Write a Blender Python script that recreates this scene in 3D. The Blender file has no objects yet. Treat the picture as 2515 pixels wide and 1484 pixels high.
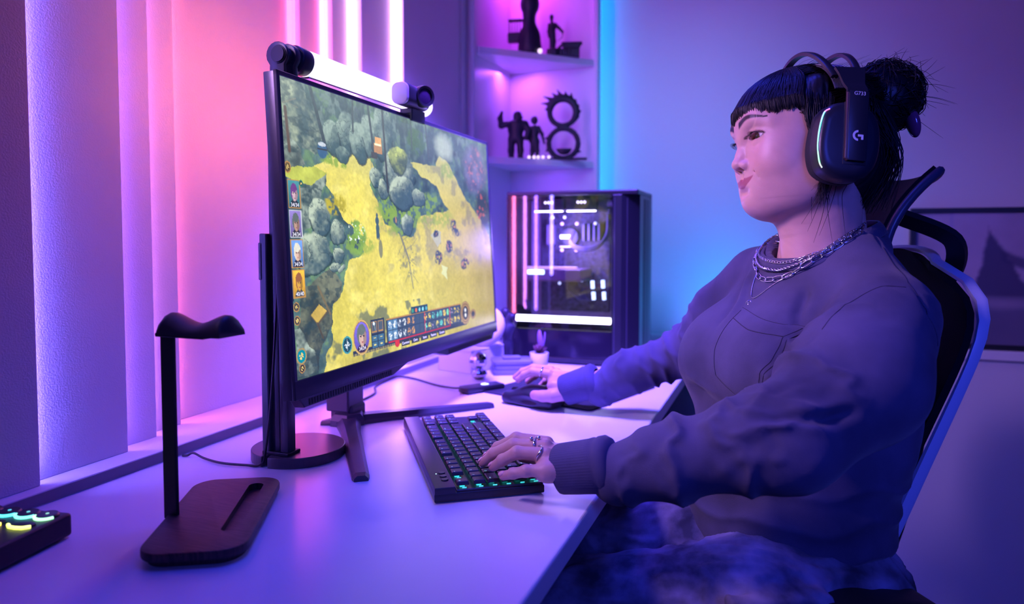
import bpy, bmesh, math, random
import numpy as np
from mathutils import Vector, Matrix, Euler
from mathutils.bvhtree import BVHTree
random.seed(7); RNG = np.random.default_rng(7)
SC = bpy.context.scene
COL = SC.collection
R = math.radians

# ------------------------------------------------------------------ camera
cam_d = bpy.data.cameras.new('camera'); cam = bpy.data.objects.new('camera', cam_d); COL.objects.link(cam)
cam.location = (0, 0, 1.07); cam.rotation_euler = (R(90 - 2.63), 0, R(21))
cam_d.sensor_width = 36; cam_d.lens = 24.62; cam_d.shift_y = -0.0302; cam_d.clip_start = 0.05
cam_d.dof.use_dof = True; cam_d.dof.focus_distance = 0.97; cam_d.dof.aperture_fstop = 3.2
SC.camera = cam

# ------------------------------------------------------------------ world, lights, exposure
w = bpy.data.worlds.new('world'); SC.world = w; w.use_nodes = True
w.node_tree.nodes['Background'].inputs[0].default_value = (0.036, 0.038, 1.000, 1)
w.node_tree.nodes['Background'].inputs[1].default_value = 0.0354
def area(name, loc, target, size, power, color, size_y=None, spread=180):
    l = bpy.data.lights.new(name, 'AREA'); l.energy = power; l.color = color
    l.shape = 'RECTANGLE'; l.size = size; l.size_y = size_y or size; l.spread = R(spread)
    o = bpy.data.objects.new(name, l); COL.objects.link(o); o.location = loc
    o.rotation_euler = (Vector(target) - Vector(loc)).to_track_quat('-Z', 'Y').to_euler()
    return o
# ceiling wash over the desk, a blue lamp behind the camera's right shoulder, added fills, one for LED spill beside the shelf
area('ceiling_light', (-0.50, 1.10, 2.25), (-0.45, 1.10, 0.7), 0.5, 4.349, (0.028, 0.044, 1.000), 0.7, 75)
area('blue_room_light', (0.9, -0.7, 1.7), (0.2, 1.0, 0.9), 0.5, 2.972, (0.052, 0.077, 1.000), None, 60)
area('pink_face_fill', (-0.86, 0.35, 1.60), (-0.08, 1.04, 1.02), 0.2, 2.997, (0.660, 0.355, 1.000), None, 58)  # added pink fill aimed at face and hands, no fixture there
area('blue_corner_fill', (-0.36, 1.55, 1.75), (-0.22, 2.3, 1.25), 0.2, 0.693, (0.193, 0.428, 1.000), None, 85)  # added fill imitating blue LED spill on the back wall
area('far_desk_fill', (-0.42, 1.15, 1.85), (-0.62, 1.56, 0.74), 0.22, 18.745, (0.165, 0.082, 1.000), None, 65)  # added downlight to brighten the far end of the desk
area('violet_wall_fill', (0.15, 1.70, 2.2), (0.0, 2.3, 1.3), 0.3, 0.037, (0.227, 0.188, 1.000), None, 90)  # added violet fill for the right part of the back wall
area('cyan_wall_fill', (-0.15, 2.12, 0.80), (-0.18, 2.3, 1.0), 0.10, 0.900, (0.033, 0.340, 1.000), 0.4, 150)  # added cyan spot brightening the wall above the ledge
area('shelf_light_top', (-.78, 2.12, 1.945), (-.74, 2.14, 1.64), .06, 1.350, (0.583, 0.045, 1.000), .16)
area('shelf_light_middle', (-.78, 2.12, 1.612), (-.74, 2.14, 1.32), .06, 0.900, (0.372, 0.072, 1.000), .16)
area('shelf_light_bottom', (-.70, 2.14, 1.290), (-.66, 2.17, 1.0), .05, 0.058, (0.203, 0.040, 1.000), .14)
SC.view_settings.view_transform = 'Standard'; SC.view_settings.look = 'None'
SC.view_settings.gamma = 1; SC.view_settings.use_curve_mapping = False
SC.view_settings.exposure = 0.15
SC.cycles.use_denoising = True
SC.cycles.max_bounces = 7; SC.cycles.sample_clamp_indirect = 4

# ------------------------------------------------------------------ materials
MATS = {}
def mat(name, color=(.5, .5, .5), rough=.5, metal=0, bump=0, bscale=200, var=0, vscale=8, emit=None, estr=0, spec=.5, sheen=0, sss=0, coat=0, trans=0, alpha=1, ior=1.45, vcol=None, stretch=None, color2=None):
    if name in MATS: return MATS[name]
    m = bpy.data.materials.new(name); m.use_nodes = True; nt = m.node_tree; N = nt.nodes; L = nt.links
    b = N['Principled BSDF']
    b.inputs['Base Color'].default_value = (*color, 1); b.inputs['Roughness'].default_value = rough
    b.inputs['Metallic'].default_value = metal; b.inputs['Specular IOR Level'].default_value = spec
    b.inputs['IOR'].default_value = ior
    if sheen: b.inputs['Sheen Weight'].default_value = sheen; b.inputs['Sheen Roughness'].default_value = .4
    if sss:
        b.inputs['Subsurface Weight'].default_value = sss; b.inputs['Subsurface Radius'].default_value = (1, .35, .2); b.inputs['Subsurface Scale'].default_value = .006
    if coat: b.inputs['Coat Weight'].default_value = coat
    if trans: b.inputs['Transmission Weight'].default_value = trans
    if alpha < 1: b.inputs['Alpha'].default_value = alpha
    if emit is not None:
        b.inputs['Emission Color'].default_value = (*emit, 1); b.inputs['Emission Strength'].default_value = estr
    tc = N.new('ShaderNodeTexCoord'); src = tc.outputs['Object']
    if stretch:
        mp = N.new('ShaderNodeMapping'); mp.inputs['Scale'].default_value = stretch; L.new(src, mp.inputs[0]); src = mp.outputs[0]
    if vcol:
        a = N.new('ShaderNodeVertexColor'); a.layer_name = vcol; L.new(a.outputs[0], b.inputs['Base Color'])
    elif var or color2:
        n = N.new('ShaderNodeTexNoise'); n.inputs['Scale'].default_value = vscale; n.inputs['Detail'].default_value = 5; L.new(src, n.inputs[0])
        r = N.new('ShaderNodeValToRGB'); L.new(n.outputs[0], r.inputs[0])
        c2 = color2 or tuple(min(1, c * (1 + var)) for c in color); c1 = color if color2 else tuple(c * (1 - var) for c in color)
        r.color_ramp.elements[0].position = .35; r.color_ramp.elements[1].position = .65
        r.color_ramp.elements[0].color = (*c1, 1); r.color_ramp.elements[1].color = (*c2, 1)
        L.new(r.outputs[0], b.inputs['Base Color'])
    if bump:
        n = N.new('ShaderNodeTexNoise'); n.inputs['Scale'].default_value = bscale; n.inputs['Detail'].default_value = 3; L.new(src, n.inputs[0])
        bp = N.new('ShaderNodeBump'); bp.inputs['Strength'].default_value = bump; bp.inputs['Distance'].default_value = .002
        L.new(n.outputs[0], bp.inputs['Height']); L.new(bp.outputs[0], b.inputs['Normal'])
    MATS[name] = m; return m
def glow(name, color, strength):
    return mat(name, (.8, .8, .8), .4, emit=color, estr=strength)

# ------------------------------------------------------------------ mesh helpers
def link(name, me, m=None, parent=None, smooth=False):
    o = bpy.data.objects.new(name, me); COL.objects.link(o)
    if m is not None:
        for k in (m if isinstance(m, (list, tuple)) else [m]): me.materials.append(k)
    if parent is not None: o.parent = parent
    if smooth and len(me.polygons): me.polygons.foreach_set('use_smooth', [True] * len(me.polygons))
    return o
def obj(name, bm, m=None, parent=None, smooth=False, auto=None):
    me = bpy.data.meshes.new(name); bmesh.ops.recalc_face_normals(bm, faces=bm.faces)
    if auto is not None:
        for e in bm.edges:
            e.smooth = not (len(e.link_faces) == 2 and e.calc_face_angle(0) > R(auto))
        smooth = True
    bm.to_mesh(me); bm.free()
    return link(name, me, m, parent, smooth)
def tag(o, label=None, cat=None, group=None, kind=None):
    if label: o['label'] = label
    if cat: o['category'] = cat
    if group: o['group'] = group
    if kind: o['kind'] = kind
    return o
def thing(name, label, cat, loc=(0, 0, 0), rz=0, group=None):
    o = bpy.data.objects.new(name, None); COL.objects.link(o); o.location = loc; o.rotation_euler = (0, 0, rz)
    o.empty_display_size = .05
    return tag(o, label, cat, group)
def BM(): return bmesh.new()
def box(bm, lo, hi, bev=0, seg=2, M=None, mi=0):
    r = bmesh.ops.create_cube(bm, size=1)
    vs = r['verts']; c = [(a + b) / 2 for a, b in zip(lo, hi)]; s = [abs(b - a) for a, b in zip(lo, hi)]
    for v in vs: v.co = Vector((v.co[0] * s[0] + c[0], v.co[1] * s[1] + c[1], v.co[2] * s[2] + c[2]))
    fs = set(f for v in vs for f in v.link_faces)
    if bev:
        es = set(e for f in fs for e in f.edges)
        r2 = bmesh.ops.bevel(bm, geom=list(es), offset=bev, segments=seg, affect='EDGES', profile=.5)
        vs = list(set(v for f in r2['faces'] for v in f.verts)); fs = set(f for v in vs for f in v.link_faces)
        vs = list(set(v for f in fs for v in f.verts))
    for f in fs: f.material_index = mi
    if M is not None: bmesh.ops.transform(bm, matrix=M, verts=vs)
    return vs
def bbox(lo, hi, bev=0, seg=2, M=None):
    bm = BM(); box(bm, lo, hi, bev, seg, M); return bm
def prism(bm, pts, z0, z1, M=None, bev=0):
    """closed 2D outline extruded along z"""
    vs = [bm.verts.new((x, y, z0)) for x, y in pts]; f = bm.faces.new(vs)
    r = bmesh.ops.extrude_face_region(bm, geom=[f]); nv = [v for v in r['geom'] if isinstance(v, bmesh.types.BMVert)]
    for v in nv: v.co.z = z1
    allv = vs + nv
    if bev:
        es = [e for e in set(e for v in allv for e in v.link_edges) if abs(e.verts[0].co.z - e.verts[1].co.z) < 1e-7]
        r2 = bmesh.ops.bevel(bm, geom=es, offset=bev, segments=2, affect='EDGES', profile=.5)
        allv = list(set(v for f in r2['faces'] for v in f.verts) | set(v for v in allv if v.is_valid))
    if M is not None: bmesh.ops.transform(bm, matrix=M, verts=allv)
    return allv
def lathe(bm, prof, seg=32, M=None, cap=True):
    rings = []
    for r, z in prof:
        rings.append([bm.verts.new((r * math.cos(2 * math.pi * i / seg), r * math.sin(2 * math.pi * i / seg), z)) for i in range(seg)])
    for a, b in zip(rings, rings[1:]):
        for i in range(seg): bm.faces.new((a[i], a[(i + 1) % seg], b[(i + 1) % seg], b[i]))
    if cap:
        for rr in (rings[0], rings[-1]):
            try: bm.faces.new(rr)
            except Exception: pass
    vs = [v for r in rings for v in r]
    if M is not None: bmesh.ops.transform(bm, matrix=M, verts=vs)
    return vs
def align(p, d, up=(0, 0, 1)):
    """matrix with z along d at point p"""
    q = Vector(d).normalized().to_track_quat('Z', 'Y'); return Matrix.Translation(Vector(p)) @ q.to_matrix().to_4x4()
def rod(bm, p0, p1, r0, r1=None, seg=12):
    p0 = Vector(p0); p1 = Vector(p1); r1 = r0 if r1 is None else r1
    return lathe(bm, [(r0, 0), (r1, (p1 - p0).length)], seg, align(p0, p1 - p0))
def tube(bm, pts, r, seg=8, closed=False, sec=None):
    """sweep a circle (or section list of 2D points) along a polyline; r number or list"""
    P = [Vector(p) for p in pts]; n = len(P); rr = r if isinstance(r, (list, tuple)) else [r] * n
    T = []
    for i in range(n):
        a = P[i - 1] if (i > 0 or closed) else P[i]; b = P[(i + 1) % n] if (i < n - 1 or closed) else P[i]
        T.append((b - a).normalized())
    nrm = T[0].orthogonal().normalized(); rings = []
    for i in range(n):
        if i: nrm = (nrm - T[i] * nrm.dot(T[i])).normalized()
        bn = T[i].cross(nrm)
        S = sec or [(math.cos(2 * math.pi * k / seg), math.sin(2 * math.pi * k / seg)) for k in range(seg)]
        rings.append([bm.verts.new(P[i] + (nrm * x + bn * y) * rr[i]) for x, y in S])
    m = len(rings[0])
    for i in range(n if closed else n - 1):
        a = rings[i]; b = rings[(i + 1) % n]
        for k in range(m): bm.faces.new((a[k], a[(k + 1) % m], b[(k + 1) % m], b[k]))
    if not closed: bm.faces.new(rings[0]); bm.faces.new(rings[-1])
    return rings
def sphere(bm, c, r, M=None, u=20, v=12):
    g = bmesh.ops.create_uvsphere(bm, u_segments=u, v_segments=v, radius=1)
    rr = r if isinstance(r, (list, tuple)) else (r, r, r)
    for q in g['verts']:
        q.co = Vector((q.co[0] * rr[0], q.co[1] * rr[1], q.co[2] * rr[2]))
        q.co = (M @ q.co if M is not None else q.co) + Vector(c)
    return g['verts']
def spline(pts, n=8):
    """Catmull-Rom through the points"""
    P = [Vector(p) for p in pts]; out = []
    for i in range(len(P) - 1):
        p0 = P[max(i - 1, 0)]; p1 = P[i]; p2 = P[i + 1]; p3 = P[min(i + 2, len(P) - 1)]
        for k in range(n):
            t = k / n
            out.append(.5 * ((2 * p1) + (p2 - p0) * t + (2 * p0 - 5 * p1 + 4 * p2 - p3) * t * t + (3 * p1 - p0 - 3 * p2 + p3) * t ** 3))
    out.append(P[-1]); return out
def rrect(w, h, r, n=6):
    pts = []
    for cx, cy, a0 in ((w / 2 - r, h / 2 - r, 0), (-w / 2 + r, h / 2 - r, 90), (-w / 2 + r, -h / 2 + r, 180), (w / 2 - r, -h / 2 + r, 270)):
        for i in range(n + 1):
            a = R(a0 + 90 * i / n); pts.append((cx + r * math.cos(a), cy + r * math.sin(a)))
    return pts
def text(name, body, size, M, m, parent=None, ext=0.0002, align_x='CENTER'):
    c = bpy.data.curves.new(name, 'FONT'); c.body = body; c.size = size; c.extrude = ext; c.align_x = align_x; c.align_y = 'CENTER'; c.resolution_u = 3
    t = bpy.data.objects.new(name, c); COL.objects.link(t)
    dg = bpy.context.evaluated_depsgraph_get(); me = bpy.data.meshes.new_from_object(t.evaluated_get(dg))
    bpy.data.objects.remove(t); me.transform(M)
    me.materials.clear()
    return link(name, me, m, parent)
def mesh_np(name, V, F, m=None, parent=None, smooth=True, colors=None):
    me = bpy.data.meshes.new(name); V = np.asarray(V, np.float32); F = np.asarray(F, np.int32); k = F.shape[1]
    me.vertices.add(len(V)); me.vertices.foreach_set('co', V.ravel())
    me.loops.add(F.size); me.loops.foreach_set('vertex_index', F.ravel())
    me.polygons.add(len(F)); me.polygons.foreach_set('loop_start', np.arange(0, F.size, k, dtype=np.int32))
    me.polygons.foreach_set('loop_total', np.full(len(F), k, np.int32))
    if smooth: me.polygons.foreach_set('use_smooth', np.ones(len(F), bool))
    if colors is not None:
        a = me.color_attributes.new('col', 'FLOAT_COLOR', 'POINT')
        c = np.ones((len(V), 4), np.float32); c[:, :3] = colors; a.data.foreach_set('color', c.ravel())
    me.update(); me.validate()
    return link(name, me, m, parent)

# ------------------------------------------------------------------ room
M_WALL = mat('painted_wall', (.78, .76, .80), .75, bump=.35, bscale=420, var=.02)
M_WALL2 = mat('painted_back_wall', (.74, .73, .78), .8, bump=.1, bscale=300)
M_WHITE = mat('white_laminate', (.80, .79, .83), .32, bump=.03, bscale=30, var=.015)
M_TRIM = mat('trim_paint', (.74, .73, .78), .45)
M_BLACK = mat('black_plastic', (.018, .018, .022), .38, bump=.05, bscale=900)
M_BLACKM = mat('black_matte', (.012, .012, .015), .55, bump=.1, bscale=1200)
M_GREY = mat('dark_grey_plastic', (.05, .05, .06), .35, bump=.05, bscale=900)
M_STEEL = mat('steel', (.6, .6, .64), .22, metal=1)

floor = tag(obj('floor', bbox((-1.6, -1.5, -.05), (2.6, 2.5, 0)), mat('grey_floor', (.14, .13, .16), .6, bump=.1, bscale=60, var=.1)), 'floor of the room under the desk and chair', kind='structure')
wl = tag(obj('wall_left', bbox((-1.12, -1.0, 0), (-1.03, 2.5, 2.6)), M_WALL), kind='structure')
# stepped panels: (y0, y1, x of the face)
PAN = [(-1.0, .603, -.872), (.603, .748, -.892), (.748, .822, -.918), (.822, .893, -.942), (.893, 1.222, -.965),
       (1.222, 1.302, -.942), (1.302, 1.373, -.918), (1.373, 1.518, -.890), (1.518, 1.90, -.865)]
for k_, (y0, y1, x) in enumerate(PAN):
    if k_ < 4: obj('wall_panel', bbox((x - .009, y0 - (.034 if k_ else 0), .757), (x, y1, 2.6), .001, 1), M_WALL, wl)   # thin overlapping boards, the LED tube runs behind each edge
    else: obj('wall_panel', bbox((-1.03, y0 - (.034 if k_ == 4 else 0), .757), (x, y1, 2.6), .0012, 1), M_WALL, wl)
# LED tubes in the corners between two panels; the first four are hidden behind the nearer panel's edge
LED = [(.603, -.892, +1, (0.178, 0.129, 1.000), 12.66), (.748, -.918, +1, (0.258, 0.103, 1.000), 7.98), (.822, -.942, +1, (0.676, 0.209, 1.000), 4.01), (.893, -.965, +1, (1.000, 0.147, 0.340), 4.90),
       (1.222, -.965, -1, (1.000, 0.061, 0.186), 5.29), (1.302, -.942, -1, (1.000, 0.120, 0.306), 6.13), (1.373, -.918, -1, (1.000, 0.483, 0.834), 4.59), (1.518, -.890, -1, (0.85, 0.40, 1.000), 8.5)]
for y, x, s, c, p in LED:
    a, b = (y - .011, y - .004) if s > 0 else (y - .0135, y - .0005); p = p * (6 if s > 0 else 1)
    o = obj('led_strip', bbox((x + .001, a, .775), (x + (.008 if s > 0 else .013), b, 2.58), .0015, 1), glow('led_%d' % int(y * 1000), c, p), wl)
tag(obj('trim_1', bbox((-1.03, -1.0, .725), (-.85, 1.915, .757), .002, 2), M_TRIM), kind='structure')
tag(obj('trim_shade_strip', bbox((-.8502, -1.0, .7415), (-.8488, 1.915, .7555)), mat('trim_front_shade', (.22, .20, .27), .5)), kind='structure')  # thin dark strip, shade on the trim front put into colour
tag(obj('trim_2', bbox((-1.03, -1.0, 0), (-.862, 2.3, .725)), M_TRIM), kind='structure')
wb = tag(obj('wall_back', bbox((-1.12, 2.3, 0), (2.6, 2.42, 2.6)), M_WALL2), kind='structure')
tag(obj('trim_3', bbox((-.55, 2.262, .735), (2.6, 2.3, .762), .003, 2), M_TRIM), kind='structure')
tag(obj('trim_4', bbox((-.55, 2.28, 0), (2.6, 2.3, .735)), mat('wainscot_paint', (.66, .65, .72), .6)), kind='structure')

# corner shelf unit
su = thing('corner_shelf', 'white built-in corner shelving unit lit in magenta behind the monitor', 'shelf', (-.85, 2.2, 0))
obj('back_panel', bbox((-.02, 0, .74), (.297, .035, 2.6)), M_WHITE, su)
obj('side_panel', bbox((-.05, -.285, .757), (0, .035, 2.6)), M_WHITE, su)
obj('face_frame', bbox((-.016, -.31, .757), (.006, -.285, 2.6), .002), M_WHITE, su)
obj('face_frame', bbox((.285, -.012, .74), (.300, .035, 2.6), .002), M_WHITE, su)
obj('divider', bbox((-.045, -.36, .757), (-.012, -.333, 2.6), .002), M_WHITE, su)
for z in (1.296, 1.617, 1.95):
    bm = BM(); prism(bm, [(0, 0), (.29, 0), (.29, -.01), (.012, -.285), (0, -.285)], z, z + .02, bev=.001); obj('shelf', bm, M_WHITE, su)
obj('led_strip', bbox((.284, .050, .80), (.293, .064, 2.55), .001, 1), glow('led_cyan', (0.010, 0.323, 1.000), 6.47), su)
obj('back_support', bbox((.20, .035, .757), (.270, .10, 2.6)), M_WHITE, su)
# picture on the back wall
pf = thing('framed_picture', 'wide framed misty landscape print with thin black frame on the back wall behind the chair', 'picture', (0.345, 2.299, .763))
FW, FH = .78, .394
for lo, hi in (((0, -.022, FH - .014), (FW, 0, FH)), ((0, -.022, 0), (FW, 0, .014)), ((0, -.022, .014), (.014, 0, FH - .014)), ((FW - .014, -.022, .014), (FW, 0, FH - .014))):
    obj('frame_rail', bbox(lo, hi, .001, 1), M_BLACK, pf)
nx, nz = 150, 80
gx, gz = np.meshgrid(np.linspace(0, 1, nx), np.linspace(0, 1, nz))
def vnoise(x, y, seed=0):
    xi = np.floor(x).astype(int); yi = np.floor(y).astype(int); xf = x - xi; yf = y - yi
    h = lambda a, b: (np.sin(a * 127.1 + b * 311.7 + seed * 74.7) * 43758.5453) % 1
    u = xf * xf * (3 - 2 * xf); v = yf * yf * (3 - 2 * yf)
    return (h(xi, yi) * (1 - u) + h(xi + 1, yi) * u) * (1 - v) + (h(xi, yi + 1) * (1 - u) + h(xi + 1, yi + 1) * u) * v
def fbm(x, y, o=4, seed=0):
    s = 0; a = .5
    for i in range(o): s = s + a * vnoise(x * 2 ** i, y * 2 ** i, seed + i); a *= .5
    return s / (1 - .5 ** o)
def lerp(a, b, t): return a * (1 - t[..., None]) + np.array(b) * t[..., None]
c = np.ones((nz, nx, 3)) * np.array((.46, .38, .52)) * (.7 + .5 * fbm(gx * 6, gz * 4, 4, 3))[..., None]
sm = lambda x, a, b: np.clip((x - a) / (b - a), 0, 1)
ridge = .30 + .10 * fbm(gx * 5, gz * 0, 4, 9)
c = lerp(c, (.07, .07, .16), sm(ridge - gz, 0, .10) * .8)
cliff = .86 - np.abs(gx - .245 - .10 * (.8 - gz)) * 5.5 + .10 * fbm(gx * 20, gz * 20, 3, 5) - gz
c = lerp(c, (.04, .04, .11), sm(cliff, 0, .06) * sm(gz, .30, .38) * .9); c = lerp(c, (.05, .05, .12), sm(.045 - np.abs(gz - (.66 - (gx - .30) * 1.0)) + .02 * fbm(gx * 25, gz * 25, 2, 6), 0, .03) * sm(gx, .27, .29) * sm(gx, .46, .44) * .85)
c = lerp(c, (.03, .03, .09), sm(.10 - np.hypot(gx - .50, (gz - .62) * .6) + .04 * fbm(gx * 30, gz * 30, 3, 8), 0, .03))
c = lerp(c, (.5, .05, .12), (np.abs(gx - .56) < .004) * (gz > .28) * .8)
c = lerp(c, (.34, .30, .55), (np.abs(gx - .115) < .006) * (gz > .4) * .5)
V = np.stack([.014 + gx * (FW - .028), np.full_like(gx, -.012), .014 + gz * (FH - .028)], -1).reshape(-1, 3)
I = np.arange(nx * nz).reshape(nz, nx); F = np.stack([I[:-1, :-1], I[:-1, 1:], I[1:, 1:], I[1:, :-1]], -1).reshape(-1, 4)
mesh_np('print', V, F, mat('print', rough=.35, vcol='col'), pf, False, c.reshape(-1, 3))

# desk
dk = thing('desk', 'long white desk with a thick rounded front edge along the lit wall', 'desk', (-.53, 1.2, 0))
obj('desk_top', bbox((-.329, -1.35, .712), (.3165, 1.06, .74), .0035, 3), M_WHITE, dk)
for y in (-1.2, .95): obj('desk_leg', bbox((-.28, y, 0), (-.1, y + .03, .712), .002), M_WHITE, dk)
# ------------------------------------------------------------------ monitor
mon = thing('monitor', 'large black-framed widescreen monitor showing a top-down forest camp game scene', 'monitor', (-.70, 1.10, .74))
ey = Vector((-.0205, .9998, 0)).normalized(); ez = Vector((-.0535, 0, 1)); ez = (ez - ey * ez.dot(ey)).normalized(); ex = ey.cross(ez)
SM = Matrix(((ex[0], ey[0], ez[0], -.6025 + .70), (ex[1], ey[1], ez[1], -.002), (ex[2], ey[2], ez[2], .343), (0, 0, 0, 1)))
SW, SH = .3555, .1975
def mobj(name, bm, m, auto=None, parent=mon, smooth=False):
    bmesh.ops.transform(bm, matrix=SM, verts=bm.verts); return obj(name, bm, m, parent, smooth, auto)
M_MON = mat('monitor_plastic', (.038, .036, .050), .34, bump=.04, bscale=1500)
bm = BM(); box(bm, (-.020, -.3615, -.2235), (-.0012, .3615, .2035), .0015, 2)
for s in (-1, 1): pass
prismpts = [(-.30, -.20), (.30, -.20), (.30, .16), (-.30, .16)]
box(bm, (-.038, -.27, -.17), (-.019, .27, .15), .012, 3); box(bm, (-.060, -.12, -.11), (-.036, .12, .09), .012, 3)
hous = mobj('housing', bm, M_MON, 40)
bm = BM()
for lo, hi in (((-.004, -.3622, -.1985), (.0016, -.3555, .2042)), ((-.004, .3555, -.1985), (.0016, .3622, .2042)), ((-.004, -.3622, .1975), (.0016, .3622, .2042))): box(bm, lo, hi, .0007, 1)
mobj('bezel', bm, M_MON)
# lower chin with the two vented wedges
ch = [(-.3622, -.1978), (.3622, -.1978), (.3622, -.2235), (.345, -.2235), (.325, -.233), (.12, -.233), (.05, -.2235), (-.05, -.2235), (-.12, -.2355), (-.325, -.2355), (-.345, -.2235), (-.3622, -.2235)]
T = Matrix(((0, 0, 1, 0), (1, 0, 0, 0), (0, 1, 0, 0), (0, 0, 0, 1)))
bm = BM(); prism(bm, [(-.3622, -.1978), (.3622, -.1978), (.3622, -.2225), (-.3622, -.2225)], -.004, .0022, T, .0006)
chin = mobj('chin', bm, M_MON, 30)
for s in (-1, 1):
    bm = BM(); prism(bm, [(s * a, b) for a, b in ((.352, -.222), (.340, -.2365), (.105, -.2365), (.045, -.222))][::s], -.019, -.0015, T, .0012); wd = mobj('vent_wedge', bm, M_MON)
    bm = BM()
    for k in range(36): box(bm, (-.0016, s * (.11 + k * .0062), -.2345), (-.0008, s * (.1135 + k * .0062), -.2265))
    vs = mobj('vent_slot', bm, M_BLACKM, None, wd); tag(vs, kind='stuff')
# picture on the screen (emissive print)
nu, nv = 620, 348
u, v = np.meshgrid(np.linspace(0, 1, nu), np.linspace(0, 1, nv))
wu = u + .012 * (fbm(u * 26, v * 18, 3, 2) - .5) * 2; wv = v + .016 * (fbm(u * 26, v * 18, 3, 6) - .5) * 2
n1 = fbm(u * 30, v * 20, 4, 1); n2 = fbm(u * 90, v * 55, 3, 4); n3 = fbm(u * 9, v * 6, 3, 12)
def inpoly(pts, x=wu, y=wv):
    r = np.zeros(x.shape, bool); j = len(pts) - 1
    for i in range(len(pts)):
        xi, yi = pts[i]; xj, yj = pts[j]
        if yi != yj: r ^= ((yi > y) != (yj > y)) & (x < (xj - xi) * (y - yi) / (yj - yi) + xi)
        j = i
    return r
def ell(c, s=1, x=wu, y=wv): return 1 - np.hypot((x - c[0]) / (c[2] * s), (y - c[1]) / (c[3] * s))
img = np.zeros((nv, nu, 3)); 
def put(mask, col, k=1.0):
    global img
    mk = np.clip(mask.astype(float) * k, 0, 1)[..., None]; img = img * (1 - mk) + (np.array(col) if not isinstance(col, np.ndarray) else col) * mk
def shade(col, amp=.6, n=None): return np.array(col) * (1 - amp / 2 + amp * (n1 if n is None else n))[..., None]
put(np.ones_like(u), shade((.06, .12, .12), 1.6)); put(sm(fbm(u * 60, v * 30, 3, 41), .48, .6) * sm(v, .3, .0), (.20, .28, .26), .7)
put(sm(n1 * .6 + n2 * .4, .5, .62), shade((.12, .22, .10), .8), .8)
put(sm(fbm(u * 40, v * 9, 3, 31), .55, .62) * (v < .22), (.025, .05, .07), .7)
SAND = [(.0837,.2844),(.1177,.2599),(.1717,.2209),(.2971,.1933),(.3168,.2469),(.2927,.3188),(.3266,.3827),(.3537,.4641),(.3992,.5122),(.4835,.5251),(.514,.4322),(.6959,.3946),(.6257,.2866),(.5485,.2505),(.478,.1945),(.5322,.1837),(.6293,.1888),(.6519,.1355),(.7265,.1707),(.8036,.2975),(.9873,.5061),(1.05,.799),(1.05,1.1),(.0,1.2),(.0674,1.06),(.1126,.8919),(.1284,.7715),(.1669,.7011),(.1948,.6201),(.2486,.5824),(.2245,.5103),(.1878,.4606),(.1485,.3705),(.093,.33)]
sand = inpoly(SAND); sandc = np.array((.58, .50, .085)) * (.62 + .75 * n3)[..., None] * (.85 + .3 * n2)[..., None] + np.array((.10, .10, .06)) * sm(n1, .5, .8)[..., None]
put(sand, sandc)
put(sand * sm(u + .25 * (n3 - .5), .5, .95), np.array((.34, .25, .09)) * (.7 + .6 * n3)[..., None], .75); put(sand * sm(v + .2 * (n3 - .5), .45, .22), (.52, .50, .16), .55)
put(sm(n1, .52, .66) * sm(v, .70, .62) * sand * (u > .3), (.10, .10, .10), .5)
put(sm(fbm(u * 22, v * 14, 4, 44), .56, .64) * (v > .8) * (u < .5), (.09, .13, .09), .8)
for c_, k in (((.40, .40, .10, .06), .9), ((.56, .36, .08, .05), .8), ((.70, .20, .06, .04), .6), ((.16, .25, .06, .03), .9), ((.60, .43, .14, .06), .6), ((.50, .40, .10, .05), .7), ((.42, .46, .10, .08), .8), ((.24, .56, .08, .04), .7)):
    put(np.clip(ell(c_) * 3, 0, 1) * sm(n2, .4, .55), (.20, .33, .04), k)
def rock(c_, base=(.05, .10, .12), hi=(.42, .50, .38)):
    global img
    dx, dy = (wu - c_[0]) / c_[2], (wv - c_[1]) / c_[3]; rr_ = np.hypot(dx, dy) + .10 * (n2 - .5); m_ = np.clip((1 - rr_) * 14, 0, 1)
    lg_ = np.clip(.42 - .55 * dy - .30 * dx + 1.3 * (n1 - .5) + .5 * (fbm(u * 120, v * 80, 2, 15) - .5), 0, 1) ** 1.6
    put(m_, np.array(base) * (1 - lg_)[..., None] + np.array(hi) * lg_[..., None]); put(np.clip((rr_ - .86) * 8, 0, 1) * (rr_ < 1.03) * (dy > .1), (.01, .03, .035), .8)
    put((rr_ < 1) & (np.abs(n1 - .5) < .012), (.02, .05, .06), .6)
def prock(pts, base, hi=(.36, .44, .36), k=.6):
    cy_ = sum(q[1] for q in pts) / len(pts); m_ = inpoly(pts); lg_ = np.clip(.40 - 2.2 * (v - cy_) + 1.6 * (n1 - .5) + .6 * (fbm(u * 120, v * 80, 2, 15) - .5), 0, 1) ** 1.5; put(m_, np.array(base) * .45 * (1 - lg_)[..., None] + np.array(hi) * 1.05 * lg_[..., None]); put(m_ * sm(fbm(u * 55, v * 60, 3, 71), .58, .64), (.02, .05, .06), .6)
prock([(.0,.0),(.0523,-.02),(.0863,.0553),(.1248,.1379),(.1201,.2233),(.096,.2435),(.0,.19)], (.11, .21, .23), (.42, .48, .32))
prock([(-.01,.15),(.0201,.19),(.0489,.228),(.0625,.2826),(.0162,.3028),(-.01,.2619)], (.13, .19, .18))
for c_ in ((.16, .17, .04, .07), (.21, .14, .035, .09), (.26, .16, .04, .08), (.30, .12, .03, .09), (.36, .10, .05, .12), (.19, .22, .03, .03)): rock(c_, (.04, .09, .10), (.30, .40, .33))
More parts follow.
